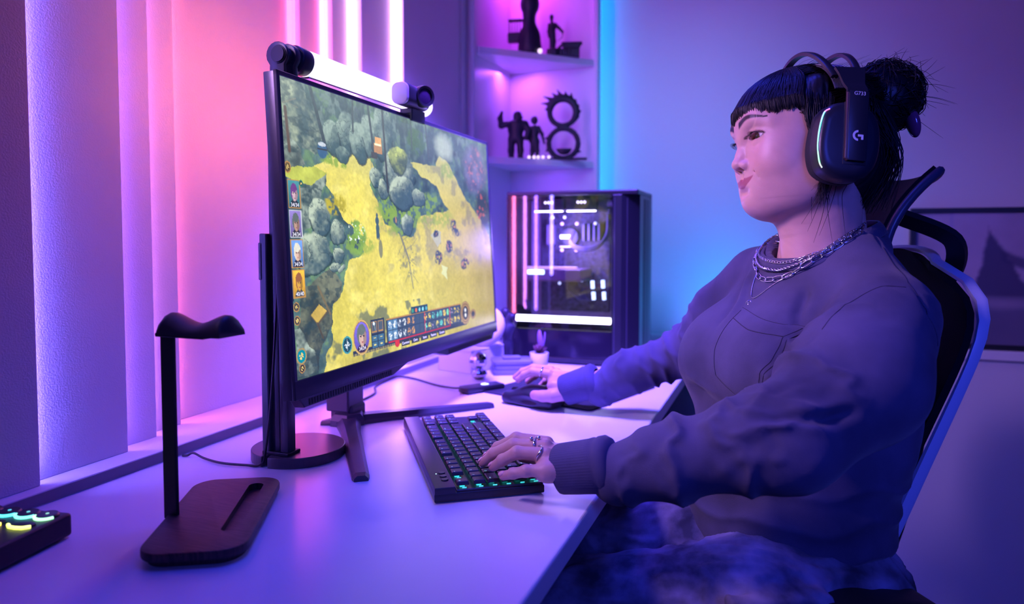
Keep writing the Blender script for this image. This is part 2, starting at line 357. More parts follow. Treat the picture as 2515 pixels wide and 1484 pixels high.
prock([(.0159,.7811),(.0419,.6952),(.1292,.6321),(.1512,.6573),(.1619,.6864),(.1481,.7458),(.1242,.7746),(.1223,.83),(.0903,.9022),(.0747,.9372),(.0582,1.01),(0,1.01)], (.08, .12, .11), (.16, .18, .12))
prock([(.0212,.30),(.0781,.2913),(.1305,.2998),(.1141,.3628),(.0829,.4614),(.0656,.4977),(.0,.50),(.0,.31)], (.09, .17, .18))
put(inpoly([(.0,.30),(.0891,.2863),(.1323,.2982),(.1158,.3143),(.0762,.3443),(.0449,.3433),(.0,.33)]), shade((.42, .46, .08), .8))
for c_ in ((.1004, .4542, .0334, .072), (.1561, .5063, .0271, .0468), (.0706, .5798, .06, .0735), (.1538, .593, .0213, .028), (.14, .63, .02, .018), (.165, .64, .013, .012), (.43, .25, .0757, .10), (.3232, .2869, .0295, .0414), (.4335, .3333, .067, .0734), (.4514, .4662, .0326, .0521), (.527, .3464, .0372, .0387), (.35, .33, .02, .05)): rock(c_)
rock((.4281, .1973, .0457, .0659), (.06, .10, .07), (.48, .55, .14))
prock([(.0,.8263),(.0176,.8257),(.0418,.8908),(.0574,.9327),(.0623,1.0),(.0,1.0)], (.10, .16, .15))
put(np.clip(ell((.1604, .4064, .0452, .0468)) * 5, 0, 1) * sm(n2, .35, .5), shade((.40, .34, .03), 1.2))
put(np.clip(ell((.2253, .5234, .046, .0652)) * 4, 0, 1) * sm(n2, .42, .52), shade((.20, .36, .06), 1))
put(np.clip(ell((.2253, .5134, .040, .055)) * 4, 0, 1) * sm(fbm(u * 150, v * 90, 2, 9), .70, .75), (.7, .8, .7))
put(np.clip(ell((.528, .093, .0555, .0618)) * 5, 0, 1) * sm(n2, .35, .5), (.05, .12, .05))
put(np.clip(ell((.6876, .0869, .07, .08)) * 2, 0, 1), (.48, .55, .46), .8)
put(np.clip(ell((.9012, .1572, .10, .15)) * 3, 0, 1), shade((.12, .11, .22), 1.4)); put(np.clip(ell((.9012, .1572, .09, .13)) * 4, 0, 1) * sm(n2, .62, .7), (.5, .16, .2), .7)
put(np.clip(ell((.95, .36, .07, .14)) * 3, 0, 1) * sm(n1, .42, .5), (.03, .05, .05)); put(np.clip(ell((.93, .36, .05, .1)) * 3, 0, 1) * sm(n2, .66, .7), (.5, .1, .05), .8)
def seg(x0, y0, x1, y1, w_, col, k=1):
    dx, dy = x1 - x0, (y1 - y0) * .556; px, py = u - x0, (v - y0) * .556; t = np.clip((px * dx + py * dy) / (dx * dx + dy * dy), 0, 1)
    put(np.clip((w_ - np.hypot(px - t * dx, py - t * dy)) / .0015, 0, 1), col, k)
seg(.0882, -.01, .134, .21, .006, (.03, .05, .06)); seg(.30, -.01, .315, .17, .005, (.04, .06, .06)); seg(.3623, -.01, .37, .3358, .005, (.04, .05, .05)); seg(.58, -.01, .59, .16, .005, (.05, .07, .08)); seg(.24, -.01, .235, .12, .004, (.04, .06, .06)); seg(.50, -.01, .50, .13, .004, (.05, .07, .08))
seg(.012, .10, .018, .24, .005, (.10, .06, .04)); seg(.0, .09, .045, .06, .0015, (.25, .22, .15)); seg(.02, .08, .05, .09, .001, (.25, .22, .15))
put(np.clip(ell((.1204, .2172, .017, .032), 1, u, v) * 9, 0, 1), (.03, .10, .20)); put(np.clip(ell((.1204, .197, .014, .008), 1, u, v) * 9, 0, 1), (.5, .55, .6)); put((np.abs(v - .215) < .004) & (np.abs(u - .1204) < .016), (.02, .03, .04))
put((np.abs(u - .335) < .018) & (np.abs(v - .165) < .02), (.45, .22, .08)); put((np.abs(u - .338) < .014) & (np.abs(v - .135) < .016), (.75, .38, .12)); put((np.abs(u - .317) < .013) & (np.abs(v - .197) < .013), (.05, .05, .05)); put((np.abs(u - .335) < .014) & (np.abs(v - .15) < .004), (.85, .8, .5))
# standing figure, camp things, branching shadow
for c_ in ((.3143, .438, .0045, .010), (.3140, .460, .0085, .018), (.3145, .49, .008, .02), (.311, .515, .004, .022), (.318, .518, .004, .022)): put(np.clip(ell(c_, 1, u, v) * 8, 0, 1), (.05, .10, .12))
put(np.clip(ell((.3231, .5734, .009, .04), 1, u, v) * 8, 0, 1), (.12, .14, .10), .85)
put(inpoly([(.5772,.5154),(.61,.49),(.6385,.4976),(.6367,.5469),(.6152,.5714)], u, v), (.42, .42, .30))
for c_ in ((.6077, .5026, .018, .019), (.7268, .4734, .022, .036), (.6842, .5718, .022, .038), (.6189, .6203, .026, .036), (.7844, .6607, .03, .034), (.745, .505, .014, .02), (.40, .455, .016, .02)): put(np.clip(ell(c_) * 5, 0, 1) * sm(n2, .3, .42), shade((.04, .07, .09), 1)); put(np.clip(ell(c_) * 5, 0, 1) * sm(n2, .66, .7), (.5, .25, .12), .8)
put(inpoly([(.6307,.6565),(.655,.667),(.671,.672),(.662,.695),(.6655,.7338),(.645,.71),(.6292,.70),(.638,.68)], u, v), (.6, .62, .30))
seg(.4156, .5117, .452, .62, .004, (.13, .14, .12), .85); seg(.452, .62, .4672, .75, .003, (.13, .14, .12), .8)
for a_ in ((.43, .55, .40, .60), (.44, .58, .475, .56), (.447, .60, .42, .66), (.452, .62, .49, .65), (.458, .66, .43, .72), (.46, .68, .495, .73), (.425, .54, .455, .52), (.475, .56, .50, .53)): seg(*a_, .0016, (.16, .16, .10), .75)
put(np.clip(ell((.45, .62, .06, .12)) * 2, 0, 1) * sm(fbm(u * 120, v * 80, 2, 21), .62, .68), (.15, .16, .10), .7)
put(inpoly([(.052,.7944),(.0809,.7606),(.1052,.7876),(.0715,.8284)], u, v), shade((.55, .38, .08), .6)); seg(.0809, .70, .116, .80, .0035, (.16, .13, .07)); seg(.107, .79, .072, .83, .003, (.10, .08, .05)); seg(.072, .825, .088, .88, .003, (.07, .06, .04)); seg(.052, .795, .072, .828, .002, (.10, .08, .05))
# interface: side portraits, round buttons, bottom bar
GOLD = (.42, .22, .06); NAVY = (.02, .035, .06)
def rectm(x0, y0, x1, y1): return (u > x0) & (u < x1) & (v > y0) & (v < y1)
def portrait(cx, cy, rx, ry, bg, hair, skin, cloth, edge=GOLD, oval=False):
    dx, dy = (u - cx) / rx, (v - cy) / ry
    inn = (np.hypot(dx, dy) < 1) if oval else ((np.abs(dx) < 1) & (np.abs(dy) < 1)); inn2 = (np.hypot(dx, dy) < .88) if oval else ((np.abs(dx) < .88) & (np.abs(dy) < .93))
    put(inn, edge); put(inn2, np.array(bg) * (1.2 - .5 * dy)[..., None]); 
    put(inn2 & (np.hypot(dx * 1.0, (dy - 1.05) * 1.1) < .75), cloth); put(inn2 & (np.hypot(dx * 1.55, (dy + .15) * 1.35) < .85), hair)
    put(inn2 & (np.abs(dx) < .16) & (dy > 0) & (dy < .55), np.array(skin) * .5); put(inn2 & (np.hypot((dx - .05) * 2.3, (dy - .02) * 1.75) < .85), skin)
    put(inn2 & (np.hypot((dx - .3) * 3, (dy - .02) * 1.9) < .8) & (dx > .18), np.array(skin) * .55)
    for s in (-.12, .22): put(inn2 & (np.hypot((dx - s) * 10, (dy + .06) * 22) < .9), (.02, .02, .03))
    put(inn2 & (np.hypot((dx - .06) * 8, (dy - .28) * 26) < .9), (.3, .05, .06)); put(inn2 & (np.hypot((dx - .02) * 1.9, (dy + .42) * 2.6) < .8), hair)
put(rectm(0, .33, .006, .74), NAVY)
portrait(.0236, .3833, .0185, .0471, (.04, .16, .18), (.14, .05, .20), (.52, .36, .40), (.02, .03, .04))
portrait(.0241, .4824, .0185, .0472, (.16, .12, .32), (.10, .13, .12), (.42, .26, .20), (.03, .03, .04), (.45, .48, .55))
portrait(.0232, .582, .0185, .0473, (.10, .20, .45), (.62, .60, .50), (.62, .42, .33), (.02, .02, .04))
portrait(.0232, .682, .0185, .0474, (.55, .30, .03), (.26, .10, .04), (.55, .30, .05), (.05, .05, .05))
for cx, cy, rx, ry, a_, b_ in ((.0092, .2958, .0098, .0196, GOLD, (.10, .07, .03)), (.011, .759, .009, .0163, GOLD, (.05, .05, .05)), (.0112, .8042, .009, .0163, GOLD, (.05, .05, .05)), (.0176, .924, .0155, .0276, (.35, .24, .08), (.0, .22, .28)), (.0176, .965, .009, .016, GOLD, (.03, .03, .03)), (.046, .345, .006, .011, (.02, .2, .15), (.02, .06, .06)), (.1688, .9256, .0179, .0327, (.05, .28, .32), (.01, .06, .09))):
    d_ = np.hypot((u - cx) / rx, (v - cy) / ry); put(d_ < 1, a_); put(d_ < .8, b_); put((d_ < .42) & (np.sin(np.arctan2(v - cy, u - cx) * 4) > -.2), (.75, .55, .16) if cx < .1 else (.55, .62, .7))
seg(.1688, .905, .1688, .946, .0012, (.7, .75, .8)); seg(.158, .9256, .18, .9256, .0012, (.7, .75, .8))
put(rectm(.188, .955, .78, .975) & (n2 > -1), NAVY); put(rectm(.188, .966, .365, .975) & (np.sin(u * 1500) > 0), (.35, .3, .12))
portrait(.2246, .9102, .033, .066, (.12, .09, .42), (.12, .15, .14), (.55, .36, .30), (.03, .02, .05), (.20, .11, .04), True)
put((np.abs(np.hypot((u - .2246) / .033, (v - .9102) / .066) - .97) < .05), (.55, .36, .12))
put(rectm(.262, .852, .320, .968), NAVY)
for i, x0 in enumerate((.265, .292)):
    put(rectm(x0, .857, x0 + .024, .905), (.07, .10, .13)); put(rectm(x0 + .001, .859, x0 + .023, .903) ^ rectm(x0 + .003, .863, x0 + .021, .899), GOLD)
    for y0 in (.915, .942): put(rectm(x0, y0, x0 + .024, y0 + .022), (.05, .14, .22)); put(rectm(x0 + .007, y0 + .009, x0 + .017, y0 + .012), (.7, .6, .2))
seg(.277, .87, .281, .895, .001, (.7, .8, .85)); put(np.hypot((u - .276) / .004, (v - .868) / .007) < 1, (.7, .8, .85))
put(rectm(.328, .862, .742, .966), (.02, .04, .07)); put(rectm(.328, .860, .742, .865), GOLD); put(rectm(.335, .955, .52, .962), (.5, .03, .04)); put(rectm(.52, .955, .668, .960), (.45, .03, .04))
rs = np.random.default_rng(3)
for r_ in range(2):
    for k in range(18):
        x0 = .336 + k * .0222; y0 = .869 + r_ * .044
        if x0 > .725: continue
        ic = (.10, .22, .38) if k < 2 else (.05, .08, .13); put(rectm(x0, y0, x0 + .0205, y0 + .040), ic)
        if k >= 6 and k < 8: continue
        fg = [(.7, .75, .8), (.7, .75, .8), (.6, .65, .75), (.65, .7, .75), (.75, .35, .08)][min(k, 4)] if k < 6 else [(.8, .6, .08), (.15, .65, .55), (.75, .62, .12), (.6, .4, .6), (.8, .55, .1), (.2, .7, .4)][int(rs.integers(0, 6))]
        lx, ly = (u - x0 - .010) / .0085, (v - y0 - .020) / .0165; n_ = fbm(lx * 2.2 + k * 7 + 50, ly * 2.2 + r_ * 5 + 50, 2, k)
        put((np.hypot(lx, ly) < .95) & (n_ > .52), fg)
put(rectm(.518, .866, .5215, .958), (.65, .02, .03)); put(rectm(.666, .866, .6695, .958), (.65, .02, .03))
put(rectm(.4498, .832, .5393, .863), (.02, .06, .09))
for k in range(5): put(np.hypot((u - .458 - k * .018) / .005, (v - .849) / .009) < 1, [(.05, .3, .2), (.7, .15, .05), (.2, .6, .7), (.25, .65, .75), (.1, .4, .5)][k])
for cx, cy, rx, ry in ((.7733, .9142, .0347, .0596), (.8281, .9292, .0203, .0262)):
    d_ = np.hypot((u - cx) / rx, (v - cy) / ry); put(d_ < 1, (.12, .07, .04)); put((d_ < .95) & (d_ > .82), (.40, .25, .10)); put((d_ < .72) & (d_ > .62), (.45, .28, .10)); put(d_ < .55, (.03, .04, .05))
for dy in (-.014, .012): put(np.hypot((u - .7733) / .006, (v - .9142 - dy) / .010) < 1, (.75, .75, .78))
put(np.hypot((u - .3748) / .011, (v - .972) / .0148) < 1, (.55, .03, .03))
for k in range(5): 
    cx = .4143 + k * .0495; put((np.abs(u - cx) < .021) & (np.abs(v - .978) < .0125), (.03, .035, .035)); put(((np.abs(u - cx) < .021) & (np.abs(v - .978) < .0125)) ^ ((np.abs(u - cx) < .0200) & (np.abs(v - .978) < .0108)), (.25, .18, .08))
hz = sm(v, .30, .0)[..., None] * .28; img = img * (1 - hz) + np.array((.34, .42, .44)) * hz; img = np.clip(img * (.90 + .22 * fbm(u * 200, v * 120, 2, 88))[..., None], 0, 1)
# slight veil of the room light on the glass towards the far top corner is left to the gloss of the panel
V = np.stack([np.full(nu * nv, .0), (-SW + 2 * SW * u).ravel(), (SH - 2 * SH * v).ravel(), np.ones(nu * nv)], 0)
V = (np.array(SM) @ V)[:3].T
I = np.arange(nu * nv).reshape(nv, nu); F = np.stack([I[:-1, :-1], I[1:, :-1], I[1:, 1:], I[:-1, 1:]], -1).reshape(-1, 4)
ms = bpy.data.materials.new('screen'); ms.use_nodes = True; b_ = ms.node_tree.nodes['Principled BSDF']; a_ = ms.node_tree.nodes.new('ShaderNodeVertexColor'); a_.layer_name = 'col'
ms.node_tree.links.new(a_.outputs[0], b_.inputs['Emission Color']); b_.inputs['Base Color'].default_value = (.01, .01, .01, 1); b_.inputs['Roughness'].default_value = .25; b_.inputs['Emission Strength'].default_value = 1.25
mesh_np('screen', V, F, ms, mon, False, img.reshape(-1, 3))
TXT = glow('hud_text', (.9, .9, .85), 1.1)
def hud(name, s, cu, cv, size, sx=1.0):
    M_ = SM @ Matrix.Translation((.0004, -SW + 2 * SW * cu, SH - 2 * SH * cv)) @ Matrix(((0, 0, 1, 0), (1, 0, 0, 0), (0, 1, 0, 0), (0, 0, 0, 1))) @ Matrix.Diagonal((sx, 1, 1, 1))
    text(name, s, size, M_, TXT, mon, .00002)
for cv, s in ((.4202, '34/34'), (.5182, '34/34'), (.6174, '34/34'), (.717, '40/40')): hud('screen_text', s, .0236, cv, .0075)
hud('screen_text', '34/34', .2246, .9531, .0085)
for k, s in enumerate(('Common', 'Cleric', 'Items', 'Passives', 'Custom')): hud('screen_text', s, .4143 + k * .0495, .978, .0065)
# stand: neck, collar, three-legged foot
bm = BM(); box(bm, (-.055, -.062, .022), (-.008, -.012, .20), .003, 2); obj('neck', bm, M_MON, mon)
bm = BM(); box(bm, (-.050, -.058, .004), (-.004, -.010, .034), .006, 3); obj('collar', bm, M_MON, mon)
bm = BM(); box(bm, (-.02, -.03, .15), (.04, .03, .30), .004, 2); obj('mount', bm, M_MON, mon)
def footleg(p0, p1, w0, w1, h0, h1):
    d = (Vector(p1) - Vector(p0)); L_ = d.length; d.normalize(); s = Vector((-d.y, d.x, 0)); bm = BM(); rr = []
    for t, w_, h_ in ((0, w0, h0), (.25, (w0 + w1) * .46, h0 * .75 + h1 * .25), (.97, w1, h1), (1.0, w1 * .8, h1 * .8)):
        c = Vector(p0) + d * L_ * t
        rr.append([bm.verts.new(c + s * a * w_ + Vector((0, 0, b * h_))) for a, b in ((-.5, 0), (.5, 0), (.5, .45), (.28, 1), (-.28, 1), (-.5, .45))])
    for a, b in zip(rr, rr[1:]):
        for k in range(6): bm.faces.new((a[k], a[(k + 1) % 6], b[(k + 1) % 6], b[k]))
    bm.faces.new(rr[0]); bm.faces.new(rr[-1]); return bm
hub = (-.018, -.048, .0005)
obj('foot_leg', footleg(hub, (.172, -.297, 0), .046, .024, .016, .010), M_MON, mon)
obj('foot_leg', footleg(hub, (.176, .158, 0), .046, .022, .016, .010), M_MON, mon)
obj('foot_leg', footleg(hub, (-.060, -.070, 0), .050, .018, .016, .006), M_MON, mon)
bm = BM(); lathe(bm, [(.034, 0), (.034, .010), (.026, .020), (0.001, .021)], 6, Matrix.Translation(hub)); obj('foot_hub', bm, M_MON, mon)

# ------------------------------------------------------------------ desk light with pole behind the monitor
LX, LY = -.683, .870
dl = thing('bar_light', 'tall black desk lamp on round base with a glowing white tube above the monitor', 'lamp', (LX, LY, .74))
bm = BM()
# disc base with a notch cut for the cable
pts = [];
for i in range(65):
    a = R(207 + i * (350 / 64)); pts.append((.069 * math.cos(a), .069 * math.sin(a)))
pts.append((.052 * math.cos(R(199)), .052 * math.sin(R(199))))
prism(bm, pts, 0, .0155, Matrix.Rotation(R(62), 4, 'Z'), .0012); obj('base', bm, M_GREY, dl)
bm = BM(); box(bm, (-.010, -.048, .0155), (.004, -.036, .548), .0015, 2); box(bm, (.006, -.050, .0155), (.020, -.032, .30), .0015, 2); box(bm, (.000, -.034, .0155), (.008, -.028, .548)); obj('pole', bm, M_GREY, dl, auto=30)
bm = BM(); box(bm, (-.022, -.055, .0155), (-.009, -.040, .338), .002, 2); box(bm, (-.0235, -.056, .27), (-.017, -.050, .325), .002, 2); obj('sleeve', bm, M_GREY, dl)
bm = BM(); box(bm, (-.022, -.056, .0155), (.024, -.026, .020), .001, 1); obj('foot_plate', bm, M_BLACKM, dl)
bm = BM(); tube(bm, spline([(.010, -.045, .52), (.014, -.058, .30), (.002, -.060, .12), (-.010, -.063, .02), (-.014, -.070, .004), (-.035, -.075, .0030), (-.075, -.080, .0030), (-.115, -.072, .0030), (-.140, -.068, .007), (-.150, -.070, .0030), (-.158, -.072, .0025)], 8), .0018, 6); obj('power_cable', bm, M_BLACK, dl, True)
# bracket and tube, in world axes relative to the lamp
tx, tz = .024, .588            # tube axis x and z relative to the base
bm = BM()
for x0, y0, y1 in ((tx - .004, -.062, -.056), (tx, -.048, -.036)):
    o_ = [(-.014, -.052), (.014, -.052), (.0125, -.014)] + [(.0185 * math.cos(R(a)), .0185 * math.sin(R(a))) for a in range(-20, 201, 20)] + [(-.0125, -.014)]
    prism(bm, o_, y0, y1, Matrix.Translation((x0, 0, tz)) @ Matrix(((1, 0, 0, 0), (0, 0, 1, 0), (0, 1, 0, 0), (0, 0, 0, 1))), .002)
box(bm, (tx - .016, -.062, tz - .062), (tx + .014, -.036, tz - .045), .003, 2); obj('bracket', bm, M_GREY, dl, auto=35)
bm = BM(); rod(bm, (tx + .0, -.062, tz), (tx, -.030, tz), .0125, seg=24); obj('hinge', bm, M_GREY, dl, auto=35)
bm = BM(); lathe(bm, [(.0001, .002), (.011, .002), (.011, 0), (.0125, 0), (.0125, -.004)], 28, align((tx, -.0635, tz), (0, -1, 0))); obj('hinge_cap', bm, M_BLACK, dl, auto=35)
def capsule_prof(r, L_, e):  # lathe profile of a tube with rounded ends
    return [(.0005, 0)] + [(r - e + e * math.sin(R(a)), e - e * math.cos(R(a))) for a in range(0, 91, 15)] + [(r - e + e * math.cos(R(a)), L_ - e + e * math.sin(R(a))) for a in range(0, 91, 15)] + [(.0005, L_)]
bm = BM(); lathe(bm, capsule_prof(.0195, .394, .012), 36, align((tx, -.022, tz), (0, 1, .0))); obj('light_tube', bm, glow('tube_light', (0.873, 0.799, 1.000), 1.78), dl, True)
bm = BM(); box(bm, (tx - .0215, .015, tz - .008), (tx - .0185, .330, tz + .008), .001, 1); obj('back_light', bm, glow('led_tube_back', (1.000, 0.168, 0.051), 67.2), dl)
bm = BM(); lathe(bm, [(.0005, -.032), (.0195, -.032), (.0204, -.030), (.0204, -.010), (.0199, -.008)], 36, align((tx, .0, tz), (0, 1, 0)), False); obj('tube_collar', bm, M_GREY, dl, True)
bm = BM(); box(bm, (tx - .030, -.02, tz - .0265), (tx + .020, .30, tz - .0235), .001, 1); obj('reflector_plate', bm, mat('brushed_metal', (.5, .48, .52), .25, metal=1), dl)

# ------------------------------------------------------------------ webcam clipped on the monitor
wc = thing('webcam', 'small dark webcam with pale rounded end and ring lens clipped to monitor top', 'webcam', (-.612, 1.105, 1.287))
T2 = Matrix(((0, 0, 1, 0), (1, 0, 0, 0), (0, 1, 0, 0), (0, 0, 0, 1)))
Ty = Matrix(((1, 0, 0, 0), (0, 0, 1, 0), (0, 1, 0, 0), (0, 0, 0, 1)))
bm = BM(); prism(bm, rrect(.032, .038, .012), -.050, .024, Matrix.Translation((.006, 0, .030)) @ Ty, .003); obj('body', bm, M_GREY, wc, auto=35)
bm = BM(); prism(bm, rrect(.031, .037, .0115), -.058, -.0502, Matrix.Translation((.006, 0, .030)) @ Ty, .002); obj('end_cap', bm, mat('pale_cap', (.75, .62, .70), .4), wc, auto=35)
bm = BM(); lathe(bm, [(.0005, .008), (.013, .008), (.0135, .011), (.0175, .012), (.019, .009), (.019, 0), (.017, -.002)], 36, align((.022, -.006, .031), (1, -.55, 0))); obj('lens_ring', bm, M_BLACK, wc, auto=35)
bm = BM(); lathe(bm, [(.0005, .0098), (.006, .0096), (.0125, .0085)], 32, align((.022, -.006, .031), (1, -.55, 0)), False); obj('lens', bm, mat('lens_glass', (.08, .04, .10), .08, coat=1), wc, auto=35)
bm = BM(); box(bm, (-.012, -.026, .000), (.013, .022, .010), .002, 2); box(bm, (.0075, -.026, -.012), (.013, .022, .004), .002, 2); obj('clip', bm, M_GREY, wc)

# ------------------------------------------------------------------ headphone stand
M_WOOD = mat('dark_walnut', (.060, .032, .028), .5, bump=.15, bscale=30, var=.45, vscale=14, stretch=(3, 60, 3))
hs = thing('headphone_stand', 'empty headphone stand with dark wooden pen-tray base and curved top', 'headphone stand', (-.604, .623, .74), 0)
e1 = Vector((-.11, .19, 0)); 
a1 = math.atan2(.190, -.107)   # direction of the long side
Bm = Matrix.Rotation(a1, 4, 'Z')
bm = BM(); prism(bm, rrect(.222, .107, .027, 8), 0, .006, Bm @ Matrix.Diagonal((.95, .9, 1, 1))); prism(bm, rrect(.222, .107, .027, 8), .006, .016, Bm, .002)
base = obj('base', bm, M_WOOD, hs, auto=30)
bm = BM(); prism(bm, rrect(.150, .018, .0089, 8), .008, .022, Bm @ Matrix.Translation((.012, -.026, 0))); cut = obj('cutter', bm, M_WOOD, None)
bpy.context.view_layer.update()
cut.location = hs.location; md = base.modifiers.new('b', 'BOOLEAN'); md.operation = 'DIFFERENCE'; md.object = cut; md.solver = 'EXACT'
dg = bpy.context.evaluated_depsgraph_get(); nm = bpy.data.meshes.new_from_object(base.evaluated_get(dg)); base.modifiers.clear(); base.data = nm; bpy.data.objects.remove(cut)
# post: flat upright bar at the back left of the tray, saddle on top reaching right
bm = BM(); box(bm, (-.051, -.030, .010), (-.031, -.0255, .2245), .001, 1); box(bm, (-.050, -.038, .2205), (.02, -.014, .2250), .001, 1); obj('post', bm, M_BLACKM, hs)
bm = BM(); rings = []; nn = 26; L_ = .088
for i in range(nn + 1):
    t = i / nn; s = -.034 + t * L_; hump = .0075 * math.cos((t - .5) * 2 * math.pi * 1.02) * -1; e_ = min(1, .72 + min(t, 1 - t) * 6)
    prf = [(-.026, 0), (-.026, .004), (-.022, .011), (-.014, .016), (-.004, .0185), (.006, .0175), (.016, .013), (.023, .006), (.025, .0)]
    rings.append([bm.verts.new((s, -.030 + a * .78 * (.9 + .1 * e_), .2250 + b * .72 * e_ + (hump * .75 + .005) * (b / .0185) * e_)) for a, b in prf])
for a, b in zip(rings, rings[1:]):
    for j2 in range(len(a)): bm.faces.new((a[j2], a[(j2 + 1) % len(a)], b[(j2 + 1) % len(b)], b[j2]))
bm.faces.new(rings[0]); bm.faces.new(rings[-1]); obj('saddle', bm, mat('saddle_rubber', (.03, .028, .035), .5, bump=.05, bscale=900), hs, auto=50)

# ------------------------------------------------------------------ button pad at the lower left
mx = thing('button_controller', 'dark desktop audio controller with glowing cyan and yellow buttons at left edge', 'controller', (-.775, .50, .74))
Mx = Matrix.Rotation(R(-50), 4, 'Z')
Cn = Matrix.Translation((.0, 0, 0))
def W(p): return Vector(p) - Vector((-.775, .50, 0))
c0 = W((-.728, .538, 0)); dA = Vector((.17, -.985, 0)).normalized(); dB = Vector((-.985, -.17, 0)).normalized()   # near corner, along the front edge, along the right side
fr = Matrix(((dA.x, dB.x, 0, c0.x), (dA.y, dB.y, 0, c0.y), (0, 0, 1, 0), (0, 0, 0, 1)))
bm = BM(); box(bm, (0, 0, .002), (.24, .175, .0275), .004, 3, fr); obj('case', bm, mat('controller_case', (.02, .022, .035), .45), mx)
for a, b in ((.02, .02), (.22, .02), (.02, .095), (.22, .095)): bm = BM(); lathe(bm, [(.006, 0), (.006, .003)], 12, fr @ Matrix.Translation((a, b, 0))); obj('rubber_foot', bm, M_BLACKM, mx)
for k in range(6):
    a = .0155; b = .0175 + k * .0245; col_ = [(.35, .9, .45), (.15, .9, .70), (.08, .8, .9), (.05, .75, 1), (.05, .6, 1), (.05, .6, 1)][k]
    bm = BM(); lathe(bm, [(.0005, .0305), (.010, .0305), (.0115, .029), (.0115, .027)], 24, fr @ Matrix.Translation((a, b, 0))); bt = obj('button', bm, M_BLACK, mx, auto=40)
    bm = BM(); tube(bm, [Vector((.0118 * math.cos(R(g)), .0118 * math.sin(R(g)), .0285)) for g in range(-70, 71, 10)], .0018, 6); bmesh.ops.transform(bm, matrix=fr @ Matrix.Translation((a, b, 0)), verts=bm.verts); obj('light_ring', bm, glow('btn%d' % k, col_, 2.2), bt, True)
    bm = BM(); sphere(bm, fr @ Vector((a, b, .0307)), (.0018, .0018, .0006)); obj('indicator', bm, glow('ind%d' % k, col_, .8), bt)
for k in range(4):
    a = .0420; b = .022 + k * .0370; col_ = [(.75, .85, .12), (1, .75, .05), (1, .5, .05), (1, .35, .05)][k]
    bm = BM(); prism(bm, rrect(.014, .026, .005, 4), .027, .0295, fr @ Matrix.Translation((a, b, 0)), .0008); bt = obj('button', bm, M_BLACK, mx, auto=40)
    bm = BM(); tube(bm, [fr @ Vector((a + .004, b - .014, .029)), fr @ Vector((a + .0085, b - .008, .029)), fr @ Vector((a + .0095, b, .029)), fr @ Vector((a + .0085, b + .008, .029)), fr @ Vector((a + .004, b + .014, .029))], .0019, 6); obj('light_ring', bm, glow('bty%d' % k, col_, 2.6), bt, True)
